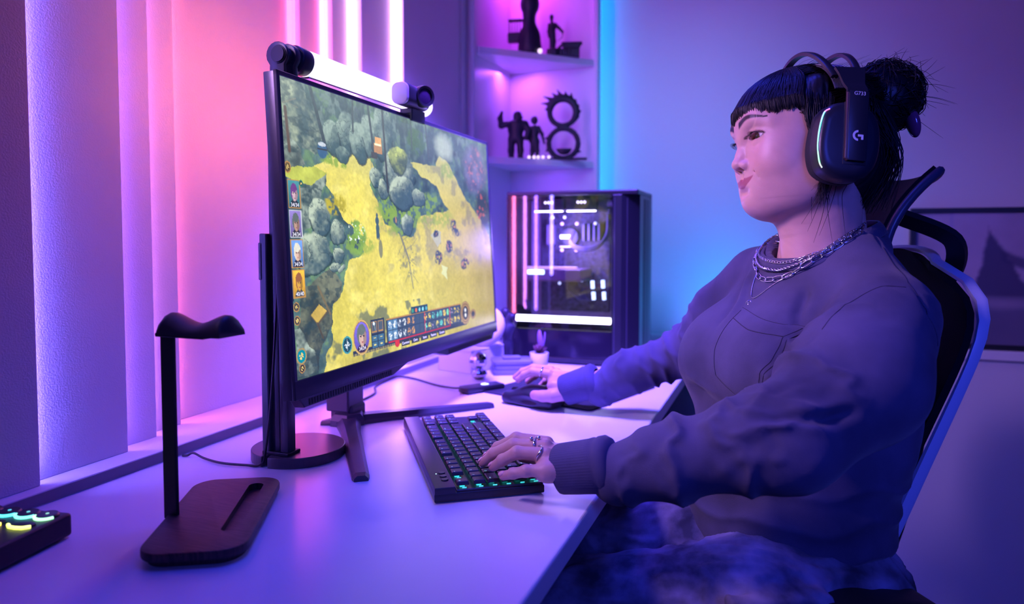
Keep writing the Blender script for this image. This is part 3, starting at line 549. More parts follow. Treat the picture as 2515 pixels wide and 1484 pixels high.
# ------------------------------------------------------------------ SDF modelling: fields on a grid, surface nets
class Field:
    def __init__(s, lo, hi, h):
        s.lo = np.array(lo, float); s.h = h; s.n = [int(math.ceil((b - a) / h)) + 1 for a, b in zip(lo, hi)]
        s.ax = [np.float32(s.lo[i] + np.arange(s.n[i]) * h) for i in range(3)]; s.D = np.full(s.n, .08, np.float32)
    def sub(s, lo, hi, m):
        sl = []
        for i in range(3):
            a = int(max(0, math.floor((lo[i] - m - s.lo[i]) / s.h))); b = int(min(s.n[i], math.ceil((hi[i] + m - s.lo[i]) / s.h) + 1))
            if b <= a: return None
            sl.append(slice(a, b))
        X = s.ax[0][sl[0]][:, None, None]; Y = s.ax[1][sl[1]][None, :, None]; Z = s.ax[2][sl[2]][None, None, :]
        return tuple(sl), X, Y, Z
    def comb(s, sl, d, k, op):
        a = s.D[sl]
        if op == 'add':
            if k <= 0: s.D[sl] = np.minimum(a, d); return
            h = np.maximum(k - np.abs(a - d), 0) / k; s.D[sl] = np.minimum(a, d) - h * h * k * .25
        else:
            if k <= 0: s.D[sl] = np.maximum(a, -d); return
            h = np.maximum(k - np.abs(a + d), 0) / k; s.D[sl] = np.maximum(a, -d) + h * h * k * .25
    def cap(s, p0, p1, r0, r1=None, k=.01, op='add', flat=None):
        r1 = r0 if r1 is None else r1; p0 = np.array(p0, float); p1 = np.array(p1, float); rm = max(r0, r1)
        q = s.sub(np.minimum(p0, p1) - rm, np.maximum(p0, p1) + rm, k + 3 * s.h)
        if q is None: return s
        sl, X, Y, Z = q; v = p1 - p0; L2 = float(v @ v) + 1e-12
        dx, dy, dz = X - p0[0], Y - p0[1], Z - p0[2]
        t = np.clip((dx * v[0] + dy * v[1] + dz * v[2]) / L2, 0, 1)
        d = np.sqrt((dx - t * v[0]) ** 2 + (dy - t * v[1]) ** 2 + (dz - t * v[2]) ** 2) - (r0 + t * (r1 - r0))
        s.comb(sl, d, k, op); return s
    def chain(s, pts, rs, k=.01, op='add'):
        for i in range(len(pts) - 1): s.cap(pts[i], pts[i + 1], rs[i], rs[i + 1], k, op)
        return s
    def ell(s, c, r, k=.01, op='add', M=None):
        c = np.array(c, float); r = np.array(r, float); rm = float(r.max()); e = np.full(3, rm) if M is not None else r
        q = s.sub(c - e, c + e, k + 3 * s.h)
        if q is None: return s
        sl, X, Y, Z = q; x, y, z = X - c[0], Y - c[1], Z - c[2]
        if M is not None:
            x, y, z = (M[0][0] * x + M[0][1] * y + M[0][2] * z, M[1][0] * x + M[1][1] * y + M[1][2] * z, M[2][0] * x + M[2][1] * y + M[2][2] * z)
        k0 = np.sqrt((x / r[0]) ** 2 + (y / r[1]) ** 2 + (z / r[2]) ** 2); k1 = np.sqrt((x / r[0] ** 2) ** 2 + (y / r[1] ** 2) ** 2 + (z / r[2] ** 2) ** 2) + 1e-9
        s.comb(sl, k0 * (k0 - 1) / k1, k, op); return s
    def rbox(s, c, b, rad, k=.004, op='add', M=None):
        c = np.array(c, float); b = np.array(b, float); e = np.full(3, float(np.linalg.norm(b))) if M is not None else b
        q = s.sub(c - e, c + e, k + 3 * s.h)
        if q is None: return s
        sl, X, Y, Z = q; x, y, z = X - c[0], Y - c[1], Z - c[2]
        if M is not None:
            x, y, z = (M[0][0] * x + M[0][1] * y + M[0][2] * z, M[1][0] * x + M[1][1] * y + M[1][2] * z, M[2][0] * x + M[2][1] * y + M[2][2] * z)
        x, y, z = np.abs(x) - (b[0] - rad), np.abs(y) - (b[1] - rad), np.abs(z) - (b[2] - rad)
        d = np.sqrt(np.maximum(x, 0) ** 2 + np.maximum(y, 0) ** 2 + np.maximum(z, 0) ** 2) + np.minimum(np.maximum(x, np.maximum(y, z)), 0) - rad
        s.comb(sl, d, k, op); return s
    def mesh(s):
        D = s.D; S = D < 0
        c = np.zeros([n - 1 for n in s.n], np.uint8)
        for i in (0, 1):
            for j in (0, 1):
                for k in (0, 1): c += S[i:s.n[0] - 1 + i, j:s.n[1] - 1 + j, k:s.n[2] - 1 + k]
        act = (c > 0) & (c < 8); idx = np.argwhere(act); ids = np.full(act.shape, -1, np.int32); ids[act] = np.arange(len(idx))
        acc = np.zeros((len(idx), 3)); cnt = np.zeros(len(idx))
        cor = [(i, j, k) for i in (0, 1) for j in (0, 1) for k in (0, 1)]
        for a in cor:
            for ax in range(3):
                if a[ax]: continue
                b = list(a); b[ax] = 1
                va = D[idx[:, 0] + a[0], idx[:, 1] + a[1], idx[:, 2] + a[2]]; vb = D[idx[:, 0] + b[0], idx[:, 1] + b[1], idx[:, 2] + b[2]]
                m = (va < 0) != (vb < 0); t = np.where(m, va / np.where(m, va - vb, 1), 0)
                p = np.array(a, float)[None, :].repeat(len(idx), 0); p[:, ax] += t; acc += p * m[:, None]; cnt += m
        V = s.lo + (idx + acc / cnt[:, None]) * s.h; F = []
        for ax in range(3):
            o1, o2 = [(1, 2), (2, 0), (0, 1)][ax]
            A = [slice(None)] * 3; B = [slice(None)] * 3; A[ax] = slice(0, -1); B[ax] = slice(1, None)
            d = S[tuple(A)] != S[tuple(B)]; e = np.argwhere(d)
            e = e[(e[:, o1] > 0) & (e[:, o2] > 0) & (e[:, o1] < s.n[o1] - 1) & (e[:, o2] < s.n[o2] - 1)]
            ins = S[e[:, 0], e[:, 1], e[:, 2]]
            def g(u1, u2):
                q = e.copy(); q[:, o1] -= u1; q[:, o2] -= u2; return ids[q[:, 0], q[:, 1], q[:, 2]]
            f = np.stack([g(1, 1), g(0, 1), g(0, 0), g(1, 0)], 1); f = np.where(ins[:, None], f, f[:, ::-1]); F.append(f)
        F = np.concatenate(F); F = F[(F >= 0).all(1)]; return V, F
def relax(V, F, it=1, lam=.5):
    for _ in range(it):
        A = np.zeros_like(V); c = np.zeros(len(V))
        for a, b in ((0, 1), (1, 2), (2, 3), (3, 0)):
            for i in range(3): A[:, i] += np.bincount(F[:, a], V[F[:, b], i], len(V)) + np.bincount(F[:, b], V[F[:, a], i], len(V))
            c += np.bincount(F[:, a], minlength=len(V)) + np.bincount(F[:, b], minlength=len(V))
        V = V * (1 - lam) + lam * A / np.maximum(c, 1)[:, None]
    return V

# ------------------------------------------------------------------ keyboard
kb = thing('keyboard', 'black keyboard without number pad, cyan backlight glowing under the keys', 'keyboard', (-.397, .765, .74))
K = Matrix(((-.585, -.811, 0, 0), (.811, -.585, 0, 0), (0, 0, 1, 0), (0, 0, 0, 1)))
M_KB = mat('keyboard_case', (.022, .022, .028), .33, bump=.06, bscale=1500); M_KEY = mat('keycap', (.020, .018, .024), .42, bump=.06, bscale=1500)
KL, KD = .360, .143
bm = BM(); prism(bm, [(0, 0), (KL, 0), (KL, -KD), (0, -KD)], .0015, .0125, K, .0018); obj('case', bm, M_KB, kb, auto=40)
bm = BM(); prism(bm, [(0, -.0005), (KL, -.0005), (KL, -.027), (0, -.027)], .010, .0205, K, .002); obj('top_bar', bm, mat('brushed_bar', (.04, .038, .05), .42, metal=.3, bump=.03, bscale=300, stretch=(1, 20, 1)), kb, auto=40)
bm = BM(); prism(bm, [(.002, -.0285), (KL - .002, -.0285), (KL - .002, -KD + .001), (.002, -KD + .001)], .0120, .0150, K, .001); obj('switch_plate', bm, M_KB, kb)
for a, b in ((.02, -.01), (.34, -.01), (.02, -.13), (.34, -.13)): bm = BM(); lathe(bm, [(.006, 0), (.006, .0018)], 12, K @ Matrix.Translation((a, b, 0))); obj('rubber_foot', bm, M_BLACKM, kb)
for i in range(3):
    bm = BM(); lathe(bm, [(.0048, .0195), (.0048, .0215), (.004, .0222), (.0005, .0222)], 16, K @ Matrix.Translation((.034 + i * .0135 - .008, -.0175, 0)) @ Matrix.Diagonal((1, 1, 1, 1))); obj('media_button', bm, M_KB, kb, auto=40)
bm = BM(); sphere(bm, K @ Vector((.052, -.010, .0206)), .0007, u=8, v=6); obj('status_light', bm, glow('cyanled', (.4, 1, .95), 3), kb)
U = .01905
rows = [(-.0375, [(0, 1, 'ESC'), (2, 1, 'F1'), (3, 1, 'F2'), (4, 1, 'F3'), (5, 1, 'F4'), (6.5, 1, 'F5'), (7.5, 1, 'F6'), (8.5, 1, 'F7'), (9.5, 1, 'F8'), (11, 1, 'F9'), (12, 1, 'F10'), (13, 1, 'F11'), (14, 1, 'F12'), (15.3, 1, 'PRT'), (16.3, 1, 'SCR'), (17.3, 1, 'PAU')]),
    (-.0592, [(i, 1, '`1234567890-='[i]) for i in range(13)] + [(13, 2, 'BACK'), (15.3, 1, 'INS'), (16.3, 1, 'HOM'), (17.3, 1, 'PGU')]),
    (-.0774, [(0, 1.5, 'TAB')] + [(1.5 + i, 1, 'QWERTYUIOP[]'[i]) for i in range(12)] + [(13.5, 1.5, '\\'), (15.3, 1, 'DEL'), (16.3, 1, 'END'), (17.3, 1, 'PGD')]),
    (-.0956, [(0, 1.75, 'CAPS')] + [(1.75 + i, 1, "ASDFGHJKL;'"[i]) for i in range(11)] + [(12.75, 2.25, 'ENTER')]),
    (-.1138, [(0, 2.25, 'SHIFT')] + [(2.25 + i, 1, 'ZXCVBNM,./'[i]) for i in range(10)] + [(12.25, 2.75, 'SHIFT'), (16.3, 1, '^')]),
    (-.1320, [(0, 1.25, 'CTRL'), (1.25, 1.25, ''), (2.5, 1.25, 'ALT'), (3.75, 6.25, ''), (10, 1.25, 'ALT'), (11.25, 1.25, 'FN'), (12.5, 1.25, ''), (13.75, 1.25, 'CTRL'), (15.3, 1, '<'), (16.3, 1, 'v'), (17.3, 1, '>')])]
cache = {}; lg = []; bl = BM(); M_CY = glow('cyan_legend', (.25, .9, .85), .55); M_BL = glow('cyan_backlight', (.04, .80, .80), .9)
for y, ks in rows:
    for u0, w_, s in ks:
        x = .005 + (u0 + w_ / 2) * U * .985
        if w_ not in cache:
            bm = BM(); a = w_ * U * .985 - .0022; prism(bm, [(-a / 2, -.0083), (a / 2, -.0083), (a / 2, .0083), (-a / 2, .0083)], .0185, .0235)
            tops = [v for v in bm.verts if v.co.z > .0234]
            for v in tops: v.co.x -= math.copysign(.0014, v.co.x); v.co.y -= math.copysign(.0013, v.co.y)
            bmesh.ops.bevel(bm, geom=list(bm.edges), offset=.0007, segments=1, affect='EDGES')
            bmesh.ops.recalc_face_normals(bm, faces=bm.faces); me = bpy.data.meshes.new('key'); bm.to_mesh(me); bm.free(); me.materials.append(M_KEY); cache[w_] = me
        o = bpy.data.objects.new('key', cache[w_]); COL.objects.link(o); o.parent = kb; o.matrix_local = K @ Matrix.Translation((x, y, 0))
        box(bl, (x - .0030 - w_ * 0, y - .0030, .0150), (x + .0030, y + .0030, .0180), M=K); box(bl, (x - (w_ * U * .985) / 2 + .0012, y - .0045, .0150), (x - (w_ * U * .985) / 2 + .0020, y + .0010, .0162), M=K)
        if s: lg.append((s, x - (w_ * U * .985) / 2 + .0042, y + .0035))
tag(obj('key_switches', bl, M_BL, kb), kind='stuff')
for s, x, y in lg:
    text('key_legend', s, .0042 if len(s) == 1 else .0027, K @ Matrix.Translation((x, y, .0236)), M_CY, kb, .00002, 'LEFT')

# ------------------------------------------------------------------ mouse pad, mouse, charging puck, cable
fa = Vector((.955, -.296, 0)); fb = Vector((.296, .955, 0))
Pm = Matrix(((fa.x, fb.x, 0, 0), (fa.y, fb.y, 0, 0), (0, 0, 1, 0), (0, 0, 0, 1)))
mp = bpy.data.objects.new('x', None)
bm = BM(); prism(bm, [(x + .1387, y + .139) for x, y in rrect(.2775, .278, .012)], 0, .003, Pm, .0008)
pad = tag(obj('mouse_pad', bm, mat('mouse_pad_cloth', (.018, .018, .026), .8, bump=.3, bscale=2500), auto=40), 'thin black cloth mouse pad under the right hand', 'mouse pad'); pad.location = (-.600, 1.372, .7402)
ms_ = thing('mouse', 'angular black gaming mouse with a pale lit side strip under the right hand', 'mouse', (-.455, 1.303, .7434), math.atan2(.042, -.147))
f = Field((-.075, -.045, -.005), (.075, .045, .05), .0014)
f.rbox((0, 0, .010), (.060, .030, .010), .008, .01); f.ell((-.012, 0, .014), (.055, .031, .024), .01); f.ell((.035, 0, .008), (.035, .027, .012), .01)
f.ell((.0, .040, .012), (.035, .014, .010), .006, 'sub'); f.ell((.0, -.040, .012), (.035, .014, .010), .006, 'sub'); f.rbox((.045, 0, .026), (.03, .0012, .012), .0005, .001, 'sub')
D_ = f.sub((-1, -1, -1), (1, 1, 1), 0); f.D = np.maximum(f.D, -D_[3])
V, F = f.mesh(); mesh_np('shell', V, F, mat('mouse_shell', (.015, .015, .02), .3), ms_)
bm = BM(); lathe(bm, [(.0035, -.0035), (.008, -.003), (.008, .003), (.0035, .0035)], 18, align((.044, 0, .020), (0, 1, 0))); obj('scroll_wheel', bm, M_BLACKM, ms_, auto=40)
for s in (1,):
    bm = BM(); prism(bm, [(-.055, 0), (-.050, .006), (-.015, .0045), (-.030, .0), (-.036, -.005)], s * .0295, s * .0325, Matrix(((1, 0, 0, 0), (0, 0, 1, 0), (0, 1, 0, .023), (0, 0, 0, 1))), .0005); obj('light_strip', bm, glow('mouse_strip', (1, .75, .82), 1.0), ms_)
dkk = thing('charging_puck', 'flat black cable puck with a pale glowing emblem at mouse pad corner', 'charger', (-.600, 1.385, .7402), math.atan2(.83, .56))
bm = BM(); prism(bm, [(-.048, -.019), (.046, -.017), (.046, .017), (-.048, .019), (-.056, .008), (-.056, -.008)], 0.0031, .014, None, .002); obj('body', bm, M_BLACK, dkk, auto=40)
bm = BM(); prism(bm, [(-.047, -.018), (-.03, -.018), (-.03, .018), (-.047, .018)], 0, .0035); obj('foot', bm, M_BLACKM, dkk)
bm = BM(); tube(bm, [Vector((.006 + .0085 * math.cos(R(a)), .0065 * math.sin(R(a)), .0142)) for a in range(50, 330, 14)], .0012, 5); box(bm, (.006, -.0012, .0138), (.0135, .0010, .0150)); obj('emblem', bm, glow('emblem_light', (.45, .75, 1), 1.8), dkk)
bm = BM(); tube(bm, spline([(-.640, 1.352, .750), (-.665, 1.365, .746), (-.72, 1.395, .7425), (-.80, 1.44, .7425), (-.842, 1.44, .744), (-.845, 1.39, .743), (-.835, 1.33, .7425), (-.80, 1.27, .7425), (-.79, 1.20, .7425)], 10), .0023, 8)
tag(obj('puck_cable', bm, M_BLACK, smooth=True), 'thin black cable running from the charging puck to behind the monitor foot', 'cable')

# ------------------------------------------------------------------ things at the far end of the desk
wbx = thing('white_box', 'plain white storage box on the desk with the crescent moon on top', 'box', (-.700, 1.545, .7402), R(-14))
bm = BM(); box(bm, (-.105, 0, 0), (0, .165, .052), .002, 2); obj('box_body', bm, M_WHITE, wbx)
bm = BM(); box(bm, (-.1055, -.0005, .0524), (.0005, .1655, .0575), .0015, 2); obj('box_lid', bm, M_WHITE, wbx)
mo = thing('crescent_moon', 'matte white crescent moon ornament standing on the white box', 'ornament', (-.705, 1.625, .7985), R(4))
bm = BM(); pts = []; rr = []
for i in range(41):
    t = i / 40; a = R(-200 + 250 * t); rad = .046; c_ = (.0 + rad * math.cos(a), 0, .0635 + rad * math.sin(a)); pts.append(c_); rr.append(  .0008 + .0190 * math.sin(math.pi * min(1, max(0, t))) ** .8)
tube(bm, pts, rr, 20); obj('moon', bm, mat('matte_white', (.82, .80, .84), .55), mo, True)
def faceted(bm, c, r, n=10):
    m = int(n * 2.2)
    for i in range(n):
        t0 = math.pi * i / n - math.pi / 2; t1 = math.pi * (i + 1) / n - math.pi / 2
        for j in range(m):
            p0 = 2 * math.pi * j / m; p1 = 2 * math.pi * (j + 1) / m; s = .93
            cc = Vector((math.cos((t0 + t1) / 2) * math.cos((p0 + p1) / 2), math.cos((t0 + t1) / 2) * math.sin((p0 + p1) / 2), math.sin((t0 + t1) / 2)))
            q = [Vector((math.cos(t) * math.cos(p), math.cos(t) * math.sin(p), math.sin(t))) for t, p in ((t0, p0), (t0, p1), (t1, p1), (t1, p0))]
            q = [cc + (x - cc) * s for x in q]; q = [cc.lerp(x, 1) * r for x in q]; fl = [bm.verts.new(Vector(c) + x * 1.0) for x in q] 
            try: bm.faces.new(fl)
            except Exception: pass
M_MIR = mat('mirror_tile', (.8, .8, .9), .12, metal=1)
db = thing('mirror_ball', 'small sparkling mirror ball resting on a lower mirrored stand', 'ornament', (-.662, 1.500, .7402))
bm = BM(); sphere(bm, (0, 0, .044), .0205, u=24, v=14); bl_ = obj('ball', bm, M_GREY, db, True); bm = BM(); faceted(bm, (0, 0, .044), .0213, 9); tag(obj('mirror_tiles', bm, M_MIR, bl_), kind='stuff')
bm = BM(); sphere(bm, (.003, 0, .0125), (.0185, .0185, .0125), u=24, v=12); bl_ = obj('stand', bm, M_GREY, db, True); bm = BM(); faceted(bm, (0, 0, 0), 1.03, 8); bmesh.ops.transform(bm, matrix=Matrix.Translation((.003, 0, .0128)) @ Matrix.Diagonal((.0185, .0185, .0122, 1)), verts=bm.verts); tag(obj('mirror_tiles', bm, M_MIR, bl_), kind='stuff')
tr = thing('layered_case', 'blue-grey rounded case of stacked layers beside the mirror ball', 'case', (-.640, 1.545, .7402), R(28))
M_SLATE = mat('slate_plastic', (.16, .17, .24), .4, bump=.05, bscale=500)
for i, (z0, z1, g_) in enumerate(((0, .012, 0), (.0125, .024, .0015), (.0245, .034, 0))):
    bm = BM(); prism(bm, [(x + .048, y + .040) for x, y in rrect(.098 - 2 * g_, .075 - 2 * g_, .008)], z0, z1, None, .0018); obj('layer', bm, M_SLATE, tr, auto=40)
bm = BM(); prism(bm, [(x + .048, y + .045) for x, y in rrect(.045, .030, .006)], .0342, .0400, None, .0015); obj('lid_knob', bm, M_SLATE, tr, auto=40)
pt = thing('potted_succulent', 'small white tapered pot with a dark rosette plant before the computer', 'plant', (-.557, 1.640, .7402))
bm = BM(); lathe(bm, [(.0005, 0), (.0175, 0), (.0185, .002), (.0235, .047), (.0232, .0475), (.0215, .0475), (.0205, .040), (.0005, .040)], 32); obj('pot', bm, M_WHITE, pt, auto=40)
bm = BM(); lathe(bm, [(.0005, .0405), (.0204, .0405)], 24, None, False); obj('soil', bm, mat('soil', (.03, .02, .02), .9), pt)
M_LEAF = mat('burgundy_leaf', (.10, .035, .05), .45, var=.3, vscale=60); M_LEAF2 = mat('pale_leaf', (.30, .18, .38), .5)
for k in range(22):
    a = k * 2.399; e = .5 + .045 * k; L_ = .026 - .0005 * k; bm = BM()
    sphere(bm, (0, 0, 0), (L_ / 2, .0062, .0028), u=10, v=6)
    for v in bm.verts: v.co.x += L_ / 2; v.co.z += .25 * v.co.x ** 2 / L_
    bmesh.ops.transform(bm, matrix=Matrix.Translation((0, 0, .044 + .0004 * k)) @ Matrix.Rotation(a, 4, 'Z') @ Matrix.Rotation(-e, 4, 'Y'), verts=bm.verts); obj('leaf', bm, M_LEAF, pt, True)
for k, (a, h_) in enumerate(((.4, .05), (2.4, .045), (4.4, .055))):
    bm = BM(); sphere(bm, (0, 0, 0), (h_ / 2, .008, .002), u=12, v=6)
    for v in bm.verts: v.co.x += h_ / 2; v.co.z += 3 * v.co.x ** 2
    bmesh.ops.transform(bm, matrix=Matrix.Translation((.004, .006, .050)) @ Matrix.Rotation(a, 4, 'Z') @ Matrix.Rotation(-1.25, 4, 'Y'), verts=bm.verts); obj('leaf', bm, M_LEAF2, pt, True)

# ------------------------------------------------------------------ computer
pc = thing('computer', 'large black desktop computer with glass side showing lit purple parts inside', 'computer', (-.688, 1.752, .7402), R(1))
CW, CD, CH = .352, .225, .455
M_CASE = mat('case_metal', (.015, .017, .022), .35, bump=.03, bscale=1200)
gm = bpy.data.materials.new('tinted_glass'); gm.use_nodes = True; nt = gm.node_tree; nt.nodes.clear()
o_ = nt.nodes.new('ShaderNodeOutputMaterial'); mxs = nt.nodes.new('ShaderNodeMixShader'); tr_ = nt.nodes.new('ShaderNodeBsdfTransparent'); gl = nt.nodes.new('ShaderNodeBsdfGlossy'); fr_ = nt.nodes.new('ShaderNodeFresnel'); fr_.inputs[0].default_value = 1.75
tr_.inputs[0].default_value = (.80, .78, .90, 1); gl.inputs['Roughness'].default_value = .02
nt.links.new(fr_.outputs[0], mxs.inputs[0]); nt.links.new(tr_.outputs[0], mxs.inputs[1]); nt.links.new(gl.outputs[0], mxs.inputs[2]); nt.links.new(mxs.outputs[0], o_.inputs[0])
bm = BM(); box(bm, (.0, .190, .0), (CW, CD, CH), .002); obj('rear_panel', bm, M_CASE, pc)
bm = BM(); box(bm, (0, 0, CH - .012), (CW, CD, CH), .003, 2); obj('top_panel', bm, M_CASE, pc); bm = BM(); box(bm, (0, 0, .004), (CW, CD, .018), .003, 2); obj('bottom_panel', bm, M_CASE, pc)
bm = BM(); box(bm, (0, .0, .018), (.008, CD - .02, CH - .012)); obj('back_end_panel', bm, M_CASE, pc)
bm = BM(); prism(bm, [(.287, .001), (.310, .001), (.328, .012), (CW, .030), (CW, .19), (.287, .19)], .018, CH - .012, None, .002); obj('front_pillar', bm, M_CASE, pc)
for x0 in (.291, .322): 
    bm = BM(); box(bm, (x0, .000 if x0 < .3 else .008, .03), (x0 + .0025, .003 if x0 < .3 else .016, CH - .02), .0008, 1); obj('trim_strip', bm, mat('grey_trim', (.10, .10, .13), .3, metal=.5), pc)
bm = BM(); box(bm, (CW - .004, .09, .03), (CW + .001, .17, CH - .02), .001, 1); obj('filter_panel', bm, mat('filter_mesh', (.03, .035, .045), .5), pc)
bm = BM(); box(bm, (.008, .0, .018), (.287, .006, .092), .001, 1); obj('power_supply_cover', bm, mat('gloss_black', (.012, .010, .018), .12), pc)
bm = BM(); box(bm, (.004, -.0035, .094), (.288, -.0005, CH - .010), .0008, 1); obj('glass_panel', bm, gm, pc)
for a, b in ((.02, .02), (.32, .03), (.02, .19), (.32, .19)): bm = BM(); lathe(bm, [(.010, 0), (.010, .0045)], 12, Matrix.Translation((a, b, 0))); obj('rubber_foot', bm, M_BLACKM, pc)
bm = BM(); box(bm, (.012, .176, .098), (.284, .189, .44)); obj('motherboard_tray', bm, mat('tray_dark', (.26, .18, .45), .5), pc)
bm = BM(); box(bm, (.045, .166, .125), (.245, .175, .415), .001, 1); obj('motherboard', bm, mat('pcb', (.05, .04, .09), .5, var=.6, vscale=90), pc)
PW = glow('pc_white', (.85, .85, 1), 9); PV = glow('pc_violet', (.42, .30, 1), 2.2); PP = glow('pc_pink', (1, .45, .8), 1.8)
cx = lambda x: (x - 475) * .000372; cz = lambda y: .455 - (y - 105) * .000385
bm = BM(); rod(bm, (.026, .008, .118), (.282, .008, .118), .0085, seg=16); obj('light_bar', bm, PW, pc, True)
bm = BM(); box(bm, (cx(600), .03, cz(725)), (cx(1010), .15, cz(640)), .004, 2); obj('graphics_card', bm, mat('gpu_shroud', (.20, .13, .26), .3, metal=.3), pc)
bm = BM(); box(bm, (cx(608), .026, cz(676)), (cx(735), .030, cz(646)), .0015, 1); obj('card_light', bm, glow('pc_cyanw', (.45, .75, 1), 7), pc)
bm = BM(); box(bm, (cx(600), .028, cz(640)), (cx(980), .034, cz(622)), .0015, 1); obj('card_edge', bm, glow('pc_mag', (.8, .25, .9), .8), pc)
bm = BM(); lathe(bm, [(.0005, .0), (.024, 0), (.025, -.006), (.025, -.03), (.0005, -.03)], 32, align((cx(848), .13, cz(415)), (0, -1, 0))); obj('cpu_cooler', bm, mat('cooler_black', (.03, .03, .05), .3), pc, auto=40)
bm = BM(); box(bm, (cx(780), .124, cz(428)), (cx(870), .129, cz(402)), .001, 1); obj('cooler_light', bm, PW, pc)
bm = BM(); box(bm, (cx(775), .124, cz(492)), (cx(898), .128, cz(482)), .001, 1); obj('cooler_light', bm, PV, pc)
for a, b in ((790, 320), (905, 320), (790, 512), (900, 512)): bm = BM(); sphere(bm, (cx(a), .13, cz(b)), .0045, u=10, v=8); obj('screw', bm, PP, pc)  # plain screws given a pink glow of their own, no lamps
for y0, off in ((300, 0), (330, .012)):
    bm = BM(); tube(bm, spline([(cx(905), .11, cz(375)), (cx(890), .08, cz(440 + off * 1500)), (cx(960), .07, cz(490 + off * 1200)), (cx(1090), .07, cz(480 + off * 1200)), (cx(1160), .08, cz(400)), (cx(1165), .09, cz(260))], 10), .0042, 8); obj('coolant_tube', bm, mat('tube_rubber', (.12, .10, .22), .3), pc, True)
for x0 in (650, 890):   # radiator fans at the top
    bm = BM(); box(bm, (cx(x0), .03, cz(235)), (cx(x0 + 235), .15, cz(150)), .002, 1); fn = obj('top_fan', bm, M_CASE, pc)
    bm = BM(); box(bm, (cx(x0 + 15), .024, cz(245)), (cx(x0 + 225), .029, cz(236)), .001, 1); obj('fan_light', bm, PW, fn)
    for k in range(3): bm = BM(); sphere(bm, (cx(x0 + 95 + k * 24), .026, cz(180)), .0034, u=10, v=8); obj('fan_led', bm, glow('fanled', (.8, .7, 1), 4), fn)
for x0 in (945, 985, 1025, 1062): bm = BM(); box(bm, (cx(x0), .13, cz(445)), (cx(x0 + 18), .165, cz(320)), .001, 1); obj('memory_stick', bm, mat('ram_black', (.10, .09, .18), .3), pc)
bm = BM(); box(bm, (cx(665), .13, cz(475)), (cx(722), .165, cz(325)), .002, 1); obj('heat_sink', bm, mat('heatsink', (.22, .18, .40), .35, metal=.4), pc)
for x0, y0 in ((1080, 745), (1155, 740), (1088, 822), (1163, 820)):
    bm = BM(); rod(bm, (cx(x0), .05, cz(y0 + 27)), (cx(x0 - 3), .05, cz(y0 - 27)), .0048, seg=10); obj('fan_glow', bm, glow('pc_ice', (.45, .65, 1), 4), pc, True)
for a, b in ((1048, 815), (955, 830), (740, 275), (832, 275), (1065, 320), (965, 725), (795, 748)): bm = BM(); sphere(bm, (cx(a), .10, cz(b)), .0042, u=10, v=8); obj('indicator_light', bm, glow('pc_ind', (.5, .6, 1), 2), pc)
for k in range(5): bm = BM(); tube(bm, spline([(cx(860 + 12 * k), .12, cz(735)), (cx(900 + 20 * k), .06, cz(790)), (cx(1000 + 14 * k), .05, cz(860))], 8), .0022, 6); obj('power_cable', bm, mat('cable_sleeve', (.06, .05, .14), .5), pc, True)
l_ = bpy.data.lights.new('case_light', 'POINT'); l_.energy = 5; l_.color = (.40, .28, 1); l_.shadow_soft_size = .05; lo = bpy.data.objects.new('case_light', l_); COL.objects.link(lo); lo.parent = pc; lo.location = (.15, .06, .33)

# ------------------------------------------------------------------ shelf figurines
M_FIG = mat('dark_resin', (.020, .018, .035), .45)
def figure(name, label, loc, rz, build, h=.0018, sz=.1, top=.2, m=M_FIG, cat='figurine'):
    f = Field((-sz, -sz * .6, -.004), (sz, sz * .6, top), h); build(f); D_ = f.sub((-9, -9, -9), (9, 9, 9), 0); f.D = np.maximum(f.D, -D_[3])
    V, F = f.mesh(); root = thing(name, label, cat, loc, rz); mesh_np('figure_body', V, F, m, root); return root
def brute(f):
    for s in (-1, 1): f.chain([(s * .014, 0, .0), (s * .015, 0, .030), (s * .013, 0, .062)], [.009, .009, .012], .008); f.ell((s * .015, -.006, .004), (.009, .014, .006), .004)
    f.ell((0, 0, .072), (.021, .016, .016), .01); f.ell((0, 0, .095), (.026, .018, .024), .01); f.ell((.004, 0, .112), (.032, .018, .014), .01)
    f.ell((.006, -.002, .135), (.014, .013, .017), .006); f.ell((.014, -.006, .131), (.010, .008, .006), .003)
    f.chain([(-.030, 0, .112), (-.046, 0, .108), (-.050, 0, .130), (-.044, 0, .150)], [.010, .009, .008, .004], .006); f.chain([(.030, 0, .112), (.040, 0, .09), (.034, 0, .068)], [.010, .009, .008], .006)
def slim(f):
    for s in (-1, 1): f.chain([(s * .009, 0, .0), (s * .008, 0, .028), (s * .006, 0, .055)], [.005, .006, .009], .006)
    f.ell((0, 0, .060), (.013, .010, .012), .008); f.ell((0, 0, .086), (.013, .010, .022), .008); f.chain([(.012, 0, .100), (.023, 0, .080), (.030, 0, .050)], [.006, .005, .003], .005); f.chain([(-.012, 0, .100), (-.02, 0, .08), (-.016, 0, .06)], [.006, .005, .004], .005)
    f.ell((0, 0, .122), (.009, .009, .012), .004); f.ell((-.002, .004, .124), (.011, .010, .013), .004)
figure('brute_figurine', 'bulky dark figurine with one arm raised, left on the lit shelf', (-.778, 2.06, 1.3162), R(10), brute)
figure('slim_figurine', 'slim dark figurine standing close beside the bulky one', (-.722, 2.078, 1.3162), R(10), slim, sz=.06, top=.16)
